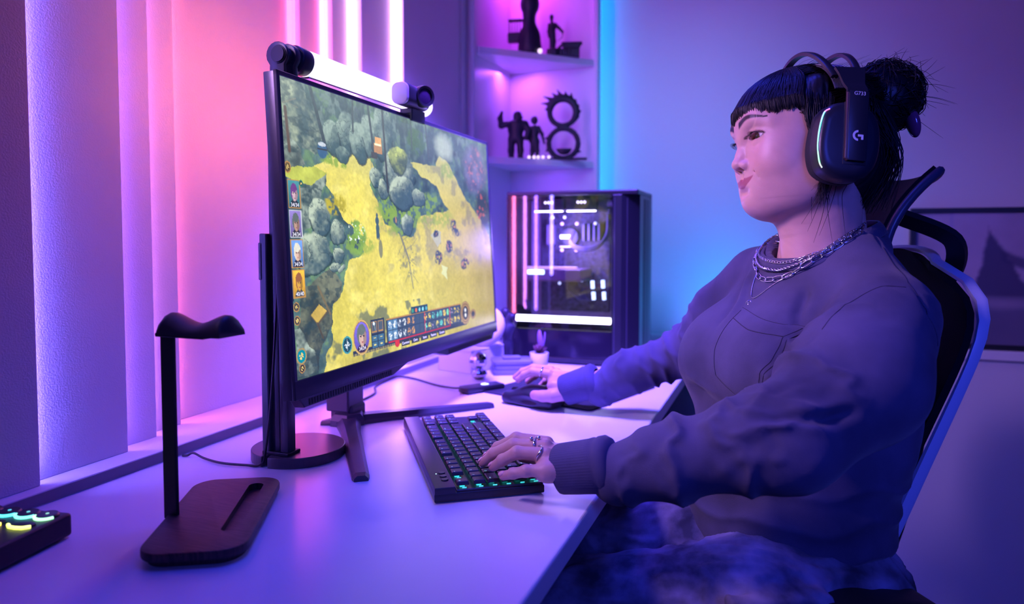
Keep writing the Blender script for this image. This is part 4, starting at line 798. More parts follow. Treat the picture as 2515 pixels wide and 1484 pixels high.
# figure-eight sculpture with a ragged crest and a dark bowl inside the lower ring
e8 = thing('ring_sculpture', 'tall dark sculpture of two stacked rings with a ragged crest', 'sculpture', (-.640, 2.115, 1.3162), R(14))
f = Field((-.08, -.02, -.004), (.08, .02, .24), .0017)
for c_, r_, w_ in (((0, .052), .046, .0075), ((-.002, .148), .041, .0078)):
    pts = [(c_[0] + r_ * math.cos(R(a)), 0, c_[1] + r_ * math.sin(R(a))) for a in range(0, 361, 15)]
    for i in range(len(pts) - 1): f.cap(pts[i], pts[i + 1], w_ * (.75 + .35 * math.sin(i * 1.7) ** 2), k=.004)
for a, L_ in ((160, .016), (140, .034), (122, .040), (104, .030), (88, .034), (70, .026), (52, .026), (34, .016), (14, .014), (-6, .016), (-24, .010)):
    p = Vector((-.002 + .043 * math.cos(R(a)), 0, .148 + .043 * math.sin(R(a)))); q = p + Vector((math.cos(R(a + 38)), 0, math.sin(R(a + 38)))) * L_; f.cap(p, q, .0085, .0015, k=.009)
for a in (160, 200, 330): p = Vector((.049 * math.cos(R(a)), 0, .052 + .049 * math.sin(R(a)))); f.cap(p, p + Vector((math.cos(R(a + 20)), 0, math.sin(R(a + 20)))) * .014, .006, .001, k=.004)
f.rbox((.012, 0, .002), (.062, .016, .004), .003, .004); D_ = f.sub((-9, -9, -9), (9, 9, 9), 0); f.D = np.maximum(f.D, -D_[3]); V, F = f.mesh(); mesh_np('double_ring', V, F, M_FIG, e8)
bm = BM(); lathe(bm, [(.0005, .0), (.012, .002), (.020, .009), (.025, .019), (.024, .0195), (.0005, .0195)], 24, Matrix.Translation((.002, 0, .016)) @ Matrix.Diagonal((1, .5, 1, 1))); obj('bowl', bm, M_FIG, e8, True)
for wd_, dx, dy in (('leftmost', -.0, 0), ('second', .015, .004), ('middle', .027, .008), ('fourth', .041, .012), ('rightmost', .058, .018)):
    bm = BM(); sphere(bm, (0, 0, .0048), .0048, u=12, v=8); o = obj('glass_bead', bm, glow('bead', (1, .75, 1), 1.2), smooth=True); o.location = (-.727 + dx, 2.040 + dy, 1.3162)
    tag(o, '%s of the five tiny glowing beads at the front of the lower lit shelf' % wd_, 'bead', 'glowing beads along the shelf front')
def tall(f):
    f.ell((0, 0, .045), (.034, .028, .055), .01); f.ell((0, 0, .02), (.036, .030, .03), .01); f.chain([(0, 0, .09), (-.002, 0, .12)], [.018, .020], .01); f.ell((0, 0, .155), (.030, .026, .036), .01)
    for a in (-.018, 0, .018, .026): f.cap((a, 0, .18), (a * 1.6, 0, .212), .008, .003, .006)
    f.rbox((-.045, 0, .066), (.022, .010, .004), .002, .002); f.rbox((-.045, 0, .108), (.022, .010, .003), .002, .002)
    for k in range(6): f.cap((-.064 + k * .0085, 0, .066), (-.064 + k * .0085, 0, .110), .0018, k=.001)
    f.rbox((-.050, 0, .052), (.018, .010, .012), .003, .006); f.ell((-.034, 0, .006), (.024, .012, .008), .006)
figure('bust_sculpture', 'tall dark rounded sculpture with barred cage on the upper shelf', (-.735, 2.068, 1.6372), R(12), tall, sz=.085, top=.222)
def dancer(f):
    f.rbox((.0, 0, .009), (.016, .014, .011), .004, .004); f.chain([(0, 0, .015), (.002, 0, .045), (0, 0, .065)], [.010, .009, .011], .006); f.ell((0, 0, .085), (.011, .009, .018), .006)
    f.ell((-.002, 0, .118), (.0065, .007, .009), .003); f.cap((-.001, 0, .10), (-.002, 0, .11), .004, k=.004); f.chain([(.010, 0, .097), (.022, 0, .085), (.034, 0, .073)], [.004, .003, .0018], .003)
    f.chain([(.008, 0, .090), (.024, 0, .078), (.033, 0, .066)], [.003, .002, .0012], .002); f.chain([(-.010, 0, .097), (-.013, 0, .075), (-.010, 0, .058)], [.004, .003, .003], .003)
    f.chain([(.034, 0, .073), (.031, 0, .055), (.018, 0, .045)], [.0018, .0012, .001], .002)
figure('dancer_figurine', 'slender dark standing figurine with outstretched arm on upper shelf', (-.672, 2.098, 1.6372), R(12), dancer, h=.0013, sz=.045, top=.135)
def cart(f):
    f.rbox((0, 0, .012), (.038, .016, .012), .003, .002); f.rbox((.012, 0, .030), (.026, .012, .010), .003, .002); f.cap((-.034, 0, .022), (-.016, 0, .038), .005, .004, .004); f.rbox((.014, 0, .041), (.032, .014, .0025), .001, .001)
    for k in range(4): f.cap((-.028 + k * .012, -.018, .008), (-.028 + k * .012, -.018, .020), .0022, k=.001)
    f.cap((.034, 0, .030), (.044, 0, .040), .005, .002, .004)
figure('model_engine', 'small dark boxy model at the right end of the upper shelf', (-.632, 2.128, 1.6372), R(14), cart, h=.0014, sz=.06, top=.06)
bm = BM(); sphere(bm, (0, 0, .007), .007, u=14, v=10); o = obj('glass_bead', bm, glow('bead', (1, .75, 1), 1.2), smooth=True); o.location = (-.697, 2.055, 1.6372); tag(o, 'single glowing bead between the figurines on the upper shelf', 'bead')
def knobby(f):
    f.chain([(0, 0, .0), (.002, 0, .05), (0, 0, .09), (.003, 0, .12)], [.016, .012, .016, .010], .012); f.ell((-.006, 0, .138), (.012, .010, .013), .006); f.ell((.013, 0, .128), (.011, .010, .010), .006); f.ell((.010, 0, .10), (.014, .010, .012), .006)
figure('knobbed_statuette', 'small black knobbed statuette standing left of the computer', (-.662, 1.690, .7402), 0, knobby, sz=.04, top=.16)

# ------------------------------------------------------------------ office chair
ch = thing('office_chair', 'black mesh high-back office chair with blue-grey frame behind the woman', 'chair', (.13, 1.20, 0))
CC = Vector((.147 - .13, 1.325 - 1.20, 0)); n_ = Vector((-.838, -.547, 0)); l_v = Vector((.547, -.838, 0)); zz = Vector((0, 0, 1))
def sheet(func, ns, nt_, th, m, name, parent):
    bm = BM(); A = []; B = []
    for j in range(nt_ + 1):
        ra = []; rb = []
        for i in range(ns + 1):
            p = func(i / ns * 2 - 1, j / nt_); e = 1e-3
            du = func(min(1, i / ns * 2 - 1 + e), j / nt_) - func(max(-1, i / ns * 2 - 1 - e), j / nt_); dv = func(i / ns * 2 - 1, min(1, j / nt_ + e)) - func(i / ns * 2 - 1, max(0, j / nt_ - e))
            nn_ = du.cross(dv); nn_ = nn_.normalized() if nn_.length > 1e-9 else n_
            ra.append(bm.verts.new(p)); rb.append(bm.verts.new(p + nn_ * th))
        A.append(ra); B.append(rb)
    for j in range(nt_):
        for i in range(ns):
            bm.faces.new((A[j][i], A[j][i + 1], A[j + 1][i + 1], A[j + 1][i])); bm.faces.new((B[j][i], B[j + 1][i], B[j + 1][i + 1], B[j][i + 1]))
    for j in range(nt_): 
        for i in (0, ns): bm.faces.new((A[j][i], A[j + 1][i], B[j + 1][i], B[j][i]))
    for i in range(ns):
        for j in (0, nt_): bm.faces.new((A[j][i], A[j][i + 1], B[j][i + 1], B[j][i]))
    return obj(name, bm, m, parent, auto=50)
def backf(s, t, grow=0, off=0):
    w_ = (.155 + .085 * math.sin(min(1, t * 1.15) * math.pi / 2)) + grow
    tt = (t - .5) * 2; w_ *= (1 - abs(tt) ** 7 * .55); z = .53 + .50 * t + (.02 * (1 - s * s) + grow) * (1 if t > .5 else -1) * abs(tt)
    fwd = .105 - .16 * t + .03 * math.sin(t * math.pi) + .045 * s * s - off
    return CC + l_v * (s * w_) + n_ * fwd + zz * z
M_MESH = mat('chair_mesh', (.006, .006, .009), .8, spec=.15, bump=.6, bscale=1200); M_FRAME = mat('chair_frame', (.50, .54, .70), .4)
sheet(lambda s, t: backf(s, t), 24, 24, .010, M_MESH, 'back_mesh', ch)
# frame rim around the back
rim = [backf(-1 + 2 * i / 12, 1, .004, .012) for i in range(13)] + [backf(1, 1 - i / 20, .004, .012) for i in range(1, 21)] + [backf(1 - 2 * i / 12, 0, .004, .012) for i in range(1, 13)] + [backf(-1, i / 20, .004, .012) for i in range(1, 20)]
bm = BM(); P_ = rim; nR = len(P_); rings = []
cen = CC + zz * .78
for i, p in enumerate(P_):
    out = (p - cen); out -= n_ * out.dot(n_); out.normalize()
    rings.append([bm.verts.new(p + out * a + n_ * b) for a, b in ((-.003, .010), (.002, .010), (.006, .002), (.005, -.006), (-.001, -.009), (-.006, -.002))])
for i in range(nR):
    a = rings[i]; b = rings[(i + 1) % nR]
    for k in range(6): bm.faces.new((a[k], a[(k + 1) % 6], b[(k + 1) % 6], b[k]))
obj('back_frame', bm, M_FRAME, ch, auto=45)
bm = BM(); tube(bm, spline([CC + n_ * .02 + zz * .42, CC - n_ * .06 + zz * .60, CC - n_ * .10 + zz * .82, CC - n_ * .085 + zz * .985], 8), .018, 10); obj('spine', bm, M_BLACK, ch, True)
HC = CC + zz * 1.048 + n_ * .0
def headf(s, t): return HC + l_v * (s * (.108 + .010 * t)) + n_ * (.025 - .085 * t * t + .045 * s * s) + zz * (.112 * t + .014 * s * s * t)
sheet(headf, 24, 10, .012, M_MESH, 'headrest', ch)
bm = BM(); tube(bm, [headf(1, t / 10) for t in range(11)] + [headf(1 - 2 * i / 12, 1) for i in range(1, 13)] + [headf(-1, 1 - t / 10) for t in range(1, 11)], .007, 8); obj('headrest_rim', bm, mat('rim_dark', (.06, .065, .10), .35), ch, True)
for s in (-1, 1):
    bm = BM(); tube(bm, spline([HC + l_v * (s * .085) + n_ * .02 + zz * .055, HC + l_v * (s * .125) - n_ * .035 + zz * .02, HC + l_v * (s * .10) - n_ * .055 - zz * .035, HC + l_v * (s * .03) - n_ * .06 - zz * .05], 8), .011, 8, sec=[(.5, 1.2), (-.5, 1.2), (-.5, -1.2), (.5, -1.2)]); obj('headrest_arm', bm, M_BLACK, ch, auto=40)
bm = BM(); f = Field((-.30, -.30, .38), (.30, .30, .52), .006)
f.rbox((0, 0, .452), (.245, .25, .040), .035, .01); V, F = f.mesh(); V = relax(V, F, 1)
q = np.array(((n_.x, l_v.x), (n_.y, l_v.y))); V[:, :2] = V[:, :2] @ q.T; V[:, :2] += np.array((CC.x + n_.x * .26, CC.y + n_.y * .26)); mesh_np('seat', V, F, M_MESH, ch); bm.free()
SCN = CC + n_ * .26
for s in (1, -1):
    ac = CC + l_v * (s * .29) + n_ * .29
    f = Field((-.16, -.07, -.04), (.16, .07, .03), .0035); f.rbox((0, 0, 0), (.135, .046, .014), .013, .004); V, F = f.mesh(); V[:, 2] -= 1.1 * V[:, 0] ** 2; V[:, :2] = V[:, :2] @ q.T
    V += np.array((ac.x, ac.y, .628)); mesh_np('armrest_pad', V, F, M_BLACKM, ch)
    bm = BM(); tube(bm, spline([ac + zz * .622, ac + zz * .50, ac - l_v * (s * .05) + zz * .42, SCN + l_v * (s * .12) + zz * .405], 8), .018, 10); obj('armrest_post', bm, M_BLACK, ch, True)
bm = BM(); rod(bm, SCN + zz * .10, SCN + zz * .26, .028); rod(bm, SCN + zz * .26, SCN + zz * .40, .018); obj('gas_column', bm, M_STEEL, ch, auto=40)
bm = BM(); box(bm, (-.11, -.09, .385), (.11, .09, .415), .008, 2, Matrix.Translation((SCN.x, SCN.y, 0))); obj('tilt_mechanism', bm, M_BLACK, ch)
for k in range(5):
    a = R(72 * k + 20); d = Vector((math.cos(a), math.sin(a), 0))
    bm = BM(); tube(bm, [SCN + zz * .115, SCN + d * .15 + zz * .10, SCN + d * .29 + zz * .075], [.026, .021, .014], 8); lg_ = obj('base_leg', bm, M_BLACK, ch, True)
    bm = BM(); s_ = Vector((-d.y, d.x, 0)); rod(bm, SCN + d * .29 + zz * .0285 - s_ * .022, SCN + d * .29 + zz * .0285 + s_ * .022, .028, seg=20); obj('caster', bm, M_BLACK, lg_, auto=40)

CREASES = [
 # (points, width, amplitude)  negative = groove
 ([(-.024,.7685,.8814),(.0076,.7692,.8863),(.043,.785,.8836),(.0792,.8079,.8901)], .006, -.006),
 ([(-.024,.7685,.892),(.0076,.7692,.898),(.043,.785,.895),(.0792,.8079,.902)], .008, .004),
 ([(-.013,.7942,.9071),(.0154,.8073,.92),(.0475,.8129,.9322)], .006, -.004),
 ([(-.013,.7942,.917),(.0154,.8073,.930),(.0475,.8129,.942)], .008, .003),
 ([(.0216,.8297,.9434),(.0523,.8355,.9622),(.0809,.844,.9706)], .007, -.003),
 ([(.0216,.8297,.954),(.0523,.8355,.972),(.0809,.844,.981)], .008, .003),
 ([(-.0527,.7698,.863),(-.0435,.7606,.8426),(-.0475,.7641,.8149)], .006, -.0045),
 ([(-.016,.7649,.8787),(-.0037,.7566,.8609),(-.0014,.7543,.8365)], .006, -.005),
 ([(-.030,.7649,.875),(-.0187,.7566,.8609),(-.0184,.7543,.8365)], .007, .004),
 ([(-.0868,.7733,.8542),(-.0772,.7665,.8282),(-.0602,.7686,.8074)], .006, -.0045),
 ([(-.0968,.7733,.8542),(-.0892,.7665,.8282),(-.0722,.7686,.8054)], .007, .0035),
 ([(-.1506,.7817,.8384),(-.1339,.7664,.8171),(-.1119,.7692,.7961)], .006, -.005),
 ([(-.1626,.7817,.8384),(-.1469,.7664,.8171),(-.1249,.7692,.7941)], .007, .004),
 ([(-.1783,.8014,.83),(-.1643,.7813,.8135),(-.1695,.7847,.7834)], .005, -.005),
 ([(-.1267,1.0675,.8549),(-.085,.98,.838),(-.055,.90,.82)], .009, -.006),
 ([(-.1267,1.0675,.868),(-.085,.98,.851),(-.055,.90,.833)], .009, .004),
 ([(.032,1.0029,1.0094),(.0219,.973,.9795),(.0218,.92,.950)], .008, -.005),
 ([(-.0387,1.1225,1.0252),(-.0528,1.0653,.98),(-.075,1.03,.93)], .007, .003),
 ([(-.0487,1.1225,1.0202),(-.0648,1.0653,.975),(-.087,1.04,.93)], .006, -.0025),
 # armhole seam and shoulder seam (narrow grooves)
 ([(.1387,.9388,1.0159),(.1057,.9319,1.0155),(.0692,.9099,.9991),(.0407,.8737,.973),(.030,.868,.95)], .0024, -.0022),
 ([(.144,.9466,1.0204),(.1614,.9323,.9883),(.1691,.933,.9457),(.160,.93,.90)], .0024, -.0022),
 ([(.144,.9466,1.0204),(.136,.985,1.040),(.125,1.03,1.062),(.118,1.06,1.078)], .0024, -.0020),
]
# ------------------------------------------------------------------ the woman at the desk
per = None
HC_ = np.array((.027, 1.084, 1.207)); ya = R(24); ro = R(7); pi_ = R(1)
f0 = np.array((-math.cos(ya), -math.sin(ya), 0)); l0 = np.array((math.sin(ya), -math.cos(ya), 0)); u0 = np.array((0, 0, 1.0))
l1 = l0 * math.cos(ro) + u0 * math.sin(ro); u1 = u0 * math.cos(ro) - l0 * math.sin(ro)
f1 = f0 * math.cos(pi_) + u1 * math.sin(pi_); u1 = np.cross(f1, l1)
HM = Matrix(((f1[0], l1[0], u1[0], HC_[0]), (f1[1], l1[1], u1[1], HC_[1]), (f1[2], l1[2], u1[2], HC_[2]), (0, 0, 0, 1)))
HR = np.array(HM)[:3, :3]
def h2w(V): return V @ HR.T + HC_
def hp(x, y, z): return HM @ Vector((x, y, z))
nT = np.array((-.838, -.547, 0)); lT = np.array((.547, -.838, 0)); RT = [list(nT), list(lT), [0, 0, 1]]
def T(a, b, z): return np.array((.04, 1.10, 0)) + nT * a + lT * b + np.array((0, 0, z))
# head, sculpted in its own frame (x forward, y to her left, z up, origin between the ears at eye height)
f = Field((-.11, -.088, -.20), (.122, .088, .128), .0012)
f.ell((-.012, 0, .014), (.093, .073, .080), 0); f.ell((.026, 0, .022), (.062, .062, .060), .03); f.ell((.030, 0, -.030), (.055, .056, .070), .03)
for s in (-1, 1):
    f.ell((.044, s * .034, -.028), (.034, .028, .030), .025)            # cheekbone
    f.ell((.055, s * .031, -.045), (.024, .022, .020), .018)            # smiling cheek
    f.chain([(-.006, s * .052, -.036), (.006, s * .045, -.068), (.048, s * .018, -.0865)], [.016, .016, .0155], .03)   # jaw
    f.ell((.022, s * .040, -.058), (.034, .020, .034), .025)
f.ell((.0595, 0, -.0885), (.020, .021, .0140), .02); f.ell((.028, 0, -.083), (.045, .038, .020), .03)
f.ell((.064, 0, -.064), (.022, .031, .026), .02)                          # mouth mound
f.ell((.076, 0, .032), (.018, .040, .026), .02)                           # forehead
for s in (-1, 1): f.chain([(.083, s * .010, .016), (.080, s * .028, .021), (.066, s * .046, .016)], [.006, .0065, .006], .016)   # brow
f.chain([(.081, 0, .012), (.085, 0, -.006), (.0895, 0, -.022), (.0930, 0, -.0325)], [.0055, .0052, .0062, .0074], .010)                # nose
f.ell((.0955, 0, -.0352), (.0078, .0080, .0070), .006)
for s in (-1, 1):
    f.ell((.0865, s * .0120, -.0378), (.0095, .0070, .0068), .004); f.ell((.0905, s * .0066, -.0428), (.0058, .0030, .0034), .002, 'sub')
    f.ell((.0935, s * .034, -.004), (.0135, .0155, .0115), .012, 'sub')     # eye socket
    f.ell((.068, s * .0315, -.001), (.0152, .0158, .0142), .006)            # lids around the eyeball
    f.ell((.080, s * .0312, -.0012), (.0120, .0160, .0050), .0010, 'sub')   # opening
    f.chain([(.0812, s * .0175, .0010), (.0835, s * .0270, .0066), (.0812, s * .0370, .0066), (.0740, s * .0465, .0026)], [.0012, .0017, .0017, .0012], .004)     # upper lid fold
    f.chain([(.080, s * .020, -.0075), (.080, s * .031, -.0102), (.074, s * .042, -.0080)], [.0012, .0018, .0012], .006)            # lower lid roll
f.ell((.084, 0, .004), (.010, .012, .010), .01)
# lips, corners lifted in a smile
for s in (-1, 1):
    f.chain([(.0818, s * .001, -.0592), (.0812, s * .007, -.0586), (.0768, s * .017, -.0592), (.0705, s * .0265, -.0575)], [.0036, .0036, .0028, .0014], .006)
    f.chain([(.0800, s * .001, -.0655), (.0786, s * .009, -.0650), (.0745, s * .018, -.0622), (.0700, s * .0262, -.0582)], [.0038, .0036, .0026, .0010], .006)
    f.chain([(.0862, s * .000, -.0624), (.0835, s * .009, -.0621), (.0785, s * .019, -.0603), (.0728, s * .0285, -.0565)], [.0010, .0010, .0010, .0008], .0022, 'sub')
    f.cap((.0815, s * .0300, -.050), (.0775, s * .0335, -.058), .0004, .0004, .006, 'sub')
f.ell((.0900, 0, -.0520), (.004, .0035, .005), .004, 'sub'); f.ell((.0905, 0, -.0750), (.008, .014, .0045), .010, 'sub')
# ears
for s in (-1, 1):
    f.ell((-.010, s * .073, -.012), (.017, .006, .030), .006); f.ell((-.006, s * .079, -.010), (.010, .005, .018), .004, 'sub')
f.chain([(-.024, 0, -.04), (-.024, -.002, -.10), (-.026, -.010, -.24)], [.050, .048, .050], .022)
f.chain([(.006, 0, -.10), (.004, -.002, -.19)], [.018, .020], .03)
Vh, Fh = f.mesh(); Vh = relax(Vh, Fh, 1, .35)
SK = np.array((.60, .36, .29)); ch_ = np.ones((len(Vh), 3)) * SK
def blend(c, k): 
    global ch_
    k = np.clip(k, 0, 1)[:, None]; ch_ = ch_ * (1 - k) + np.array(c) * k
x_, y_, z_ = Vh.T; ay = np.abs(y_)
mot = fbm(x_ * 90 + 9, z_ * 90 + y_ * 60 + 9, 3, 5); ch_ *= (.94 + .12 * mot)[:, None]
blend((.62, .26, .22), (1 - np.hypot(ay - .038, z_ + .038) / .028) * .35 * (x_ > .02))
lip_u = -.0545 + .10 * 0 - .0 * ay; ml = -.0655 + 3.4 * ay ** 1.9 * 2.2
up_ = -.0560 - .9 * np.clip(ay - .006, 0, 1) ** 1.0 * .12; lo_ = -.0775 + 26 * ay ** 2
up_ = -.0553 - .0 * ay + .0012 * np.exp(-((ay - .006) / .004) ** 2) + .0006 * np.clip(ay / .027, 0, 1) ** 2; lo_ = -.0693 + 17 * ay ** 2
lipm = np.clip((up_ - z_) / .0010, 0, 1) * np.clip((z_ - lo_) / .0010, 0, 1) * (ay < .0285) * (x_ > .074)
blend((.34, .085, .105), lipm * .95)
by = np.clip((ay - .010) / .040, 0, 1); bz = .0185 + .0085 * np.sin(by * 2.3) - .004 * by; bw = .0052 * (1 - .75 * by ** 1.5)
blend((.012, .008, .010), np.clip(2.0 - 1.7 * np.abs(z_ - bz) / bw, 0, 1) * (ay > .009) * (ay < .053) * (x_ > .04) * 1.0)
ed = np.hypot((ay - .0312) / .0165, (z_ + .0012) / .0056); blend((.015, .010, .012), np.clip(1.6 - np.abs(ed - 1.0) / .10, 0, 1) * (z_ > -.0018) * (x_ > .06) * .95); blend((.30, .14, .13), np.clip(1.5 - ed, 0, 1) * (x_ > .06) * .5)
ch_[:] = np.clip(ch_, 0, 1)
parts_V = [h2w(Vh)]; parts_F = [Fh]; parts_C = [ch_]
# body under the clothes (chest and arms), slightly smaller than the shirt
SL, EL, WL = T(0, .150, .985), np.array((-.010, .822, .838)), np.array((-.240, .826, .790))
SR, ER, WR = T(0, -.150, 1.00), np.array((-.150, 1.295, .868)), np.array((-.372, 1.286, .787))
f = Field((-.40, .70, .44), (.34, 1.46, 1.14), .005)
f.ell(T(.0, 0, .90), (.080, .125, .12), .03, M=RT); f.ell(T(.035, -.01, .74), (.10, .12, .12), .04, M=RT); f.ell(T(.03, -.012, .62), (.11, .13, .10), .04, M=RT)
f.cap(T(-.02, 0, 1.10), T(-.02, 0, .98), .055, .07, .03); 
f.chain([SL, EL, WL + np.array((.03, 0, 0))], [.042, .036, .022], .02); f.chain([SR, ER, WR + np.array((.03, 0, 0))], [.040, .034, .022], .02)
Vb, Fb = f.mesh(); parts_V.append(Vb); parts_F.append(Fb); parts_C.append(np.ones((len(Vb), 3)) * SK)
# hands
def hand(lo, hi, palm, fingers, extra):
    f = Field(lo, hi, .00125)
    for a, b, r0, r1 in palm: f.cap(a, b, r0, r1, .010)
    for pts, rs in fingers: 
        f.chain(pts, rs, .0035)
        for q in pts[1:-1]: f.ell(np.array(q) + np.array((0, 0, .0012)), (.0052, .0056, .0050), .004)
    for a, b, r0, r1, k in extra: f.cap(a, b, r0, r1, k)
    V, F = f.mesh(); V = relax(V, F, 1, .3); c = np.ones((len(V), 3)) * SK * (.94 + .12 * fbm(V[:, 0] * 120 + 5, V[:, 1] * 120 + V[:, 2] * 80 + 5, 3, 8))[:, None]
    tips = [p[-1] for p, _ in fingers]; kn = [p[j] for p, _ in fingers for j in range(0, len(p) - 1)]
    for t in tips:
        k = np.clip(1 - np.linalg.norm(V - np.array(t), axis=1) / .016, 0, 1)[:, None] * .6; c = c * (1 - k) + np.array((.62, .22, .20)) * k
    for t in kn:
        k = np.clip(1 - np.linalg.norm(V - np.array(t), axis=1) / .010, 0, 1)[:, None] * .35; c = c * (1 - k) + np.array((.60, .27, .23)) * k
    parts_V.append(V); parts_F.append(F); parts_C.append(c)
LH = {'pinky': [(-.258, .800, .790), (-.286, .794, .7865), (-.304, .796, .7805), (-.319, .800, .7745)],
      'ring': [(-.268, .815, .803), (-.304, .809, .803), (-.325, .813, .790), (-.3405, .8195, .7775)],
      'middle': [(-.274, .832, .808), (-.316, .828, .806), (-.345, .833, .790), (-.3625, .838, .7750)],
      'index': [(-.278, .850, .8065), (-.320, .850, .808), (-.348, .855, .792), (-.366, .861, .7750)]}
RL = {'pinky': [.0078, .0072, .0064, .0055], 'ring': [.0088, .0080, .0071, .0060], 'middle': [.0092, .0084, .0074, .0062], 'index': [.0090, .0083, .0073, .0061]}
wl_ = (-.225, .828, .791)
hand((-.40, .765, .755), (-.195, .90, .840),
     [(wl_, (-.262, .806, .788), .0155, .0135), (wl_, (-.270, .818, .7955), .017, .012), ((-.225, .832, .791), (-.276, .834, .7985), .0175, .012), ((-.225, .836, .791), (-.280, .850, .7975), .0165, .0115), ((-.200, .828, .790), wl_, .0160, .0170)],
     [(LH[k], RL[k]) for k in LH] + [([(-.245, .850, .785), (-.272, .869, .779), (-.300, .878, .776), (-.322, .879, .775)], [.0135, .0100, .0088, .0075])],
     [((-.238, .810, .785), (-.262, .800, .784), .011, .010, .01)])
RHd = {'index': [(-.418, 1.290, .807), (-.452, 1.289, .8095), (-.470, 1.292, .801), (-.484, 1.295, .7895)], 'middle': [(-.421, 1.309, .811), (-.458, 1.311, .812), (-.481, 1.314, .803), (-.498, 1.317, .790)],
       'ring': [(-.414, 1.327, .805), (-.446, 1.333, .802), (-.466, 1.338, .790), (-.480, 1.341, .778)], 'pinky': [(-.404, 1.342, .797), (-.430, 1.351, .790), (-.446, 1.356, .779), (-.458, 1.359, .768)]}
wr_ = (-.372, 1.292, .788)
hand((-.525, 1.235, .745), (-.34, 1.385, .840),
     [(wr_, (-.412, 1.294, .799), .0195, .013), (wr_, (-.415, 1.309, .802), .0195, .013), (wr_, (-.408, 1.325, .798), .019, .012), (wr_, (-.400, 1.338, .791), .018, .0115), ((-.345, 1.290, .787), wr_, .0185, .0185), ((-.385, 1.278, .784), (-.405, 1.275, .788), .015, .012)],
     [(RHd[k], RL[k]) for k in RHd] + [([(-.382, 1.270, .776), (-.402, 1.262, .771), (-.422, 1.262, .769), (-.440, 1.268, .7685)], [.0150, .0125, .0108, .0092])], [])
off = 0; FF = []
for V, F in zip(parts_V, parts_F): FF.append(F + off); off += len(V)
msk = mat('skin', rough=.42, sss=.10, vcol='col', bump=.12, bscale=900, spec=.45)
per = mesh_np('person', np.concatenate(parts_V), np.concatenate(FF), msk, None, True, np.concatenate(parts_C))
tag(per, 'dark-haired woman in washed grey long-sleeved shirt and tie-dye trousers, seated, typing and smiling at monitor', 'person')
# eyes
M_EYE = mat('eye_white', (.42, .36, .38), .25); M_IRIS = mat('iris', (.05, .025, .012), .3); M_PUP = mat('pupil', (.004, .004, .005), .12)
look = Vector((1, 0.06, -.16)).normalized()
for s in (-1, 1):
    c = Vector((.0685, s * .0315, -.001)); bm = BM(); sphere(bm, (0, 0, 0), .0128, u=32, v=20)
    bmesh.ops.transform(bm, matrix=HM @ Matrix.Translation(c), verts=bm.verts); e = obj('eyeball', bm, M_EYE, per, True)
    for nm_, r_, o_, mm in (('iris', .0064, .01295, M_IRIS), ('pupil', .0029, .01306, M_PUP)):
        bm = BM(); lathe(bm, [(q_ * r_, math.sqrt(o_ ** 2 - (q_ * r_) ** 2)) for q_ in (.02, .3, .6, .8, 1)], 24, HM @ align(c, look), False); obj(nm_, bm, mm, e, True)
    bm = BM()
    for i in range(26):
        t = i / 25; a = .0185 + .0275 * t; a = .0165 + .0300 * t; base_ = Vector((.0700 + math.sqrt(max(0, .0150 ** 2 - (a - .0315) ** 2 * .9)) , s * a, -.0008 + .0046 * math.sin(math.pi * (.04 + .92 * t))))
        d = Vector((1.0, s * (t - .4) * .9, -.22)).normalized(); L_ = .0058 + .0024 * math.sin(t * 3)
        tube(bm, [HM @ base_, HM @ (base_ + d * L_ * .5 + Vector((0, 0, -.0002))), HM @ (base_ + d * L_ + Vector((0, 0, .0018)))], [.00034, .00026, .00008], 3)
    obj('eyelashes', bm, mat('lash', (.006, .005, .006), .6), per)
# nails
M_NAIL = mat('nail', (.66, .34, .33), .18, coat=.6)
def nail(tip, prev, upv, s=1):
    d = (Vector(tip) - Vector(prev)).normalized(); up = (Vector(upv) - d * Vector(upv).dot(d)).normalized(); sd = up.cross(d)
    M_ = Matrix(((d.x, sd.x, up.x, 0), (d.y, sd.y, up.y, 0), (d.z, sd.z, up.z, 0), (0, 0, 0, 1))); bm = BM()
    sphere(bm, (0, 0, 0), (.0056 * s, .0044 * s, .0020), u=16, v=8); c = Vector(tip) + up * (.0049 * s) - d * .0004
    bmesh.ops.transform(bm, matrix=Matrix.Translation(c) @ M_, verts=bm.verts); obj('fingernail', bm, M_NAIL, per, True)
for k, (uy, sc_) in {'pinky': (-.55, .95), 'ring': (-.35, 1.03), 'middle': (-.25, 1.05), 'index': (-.1, 1.05)}.items(): nail(LH[k][-1], LH[k][-2], (-.35, uy, 1), sc_)
nail(RHd['index'][-1], RHd['index'][-2], (-.4, -.15, 1), 1.05)

# ------------------------------------------------------------------ shirt
f = Field((-.42, .70, .60), (.33, 1.42, 1.095), .0036)
f.ell(T(-.005, 0, .915), (.108, .155, .145), 0, M=RT); f.ell(T(-.02, 0, .82), (.112, .150, .15), .05, M=RT)
f.cap(T(-.01, .115, .975), T(-.020, .035, 1.005), .058, .060, .03); f.cap(T(-.005, -.115, .998), T(-.015, -.035, 1.025), .058, .056, .03); f.cap(T(-.03, .06, 1.0), T(-.035, .0, 1.02), .055, .060, .03)
for s in (-1, 1): f.cap(T(-.012, s * .125, .985), T(-.020, s * .062, 1.040), .045, .036, .03); f.cap(T(-.020, s * .062, 1.040), T(-.070, s * .025, 1.052), .036, .036, .02)
for s in (-1, 1): f.ell(T(.082, s * .068, .885), (.080, .084, .085), .05, M=RT)
f.ell(T(.095, 0, .875), (.055, .08, .07), .04, M=RT)
f.ell(T(.035, -.01, .735), (.125, .145, .125), .06, M=RT); f.ell(T(.025, -.015, .665), (.142, .152, .075), .05, M=RT)
fa_ = Field((-.42, .70, .60), (.33, 1.42, 1.095), .0036)
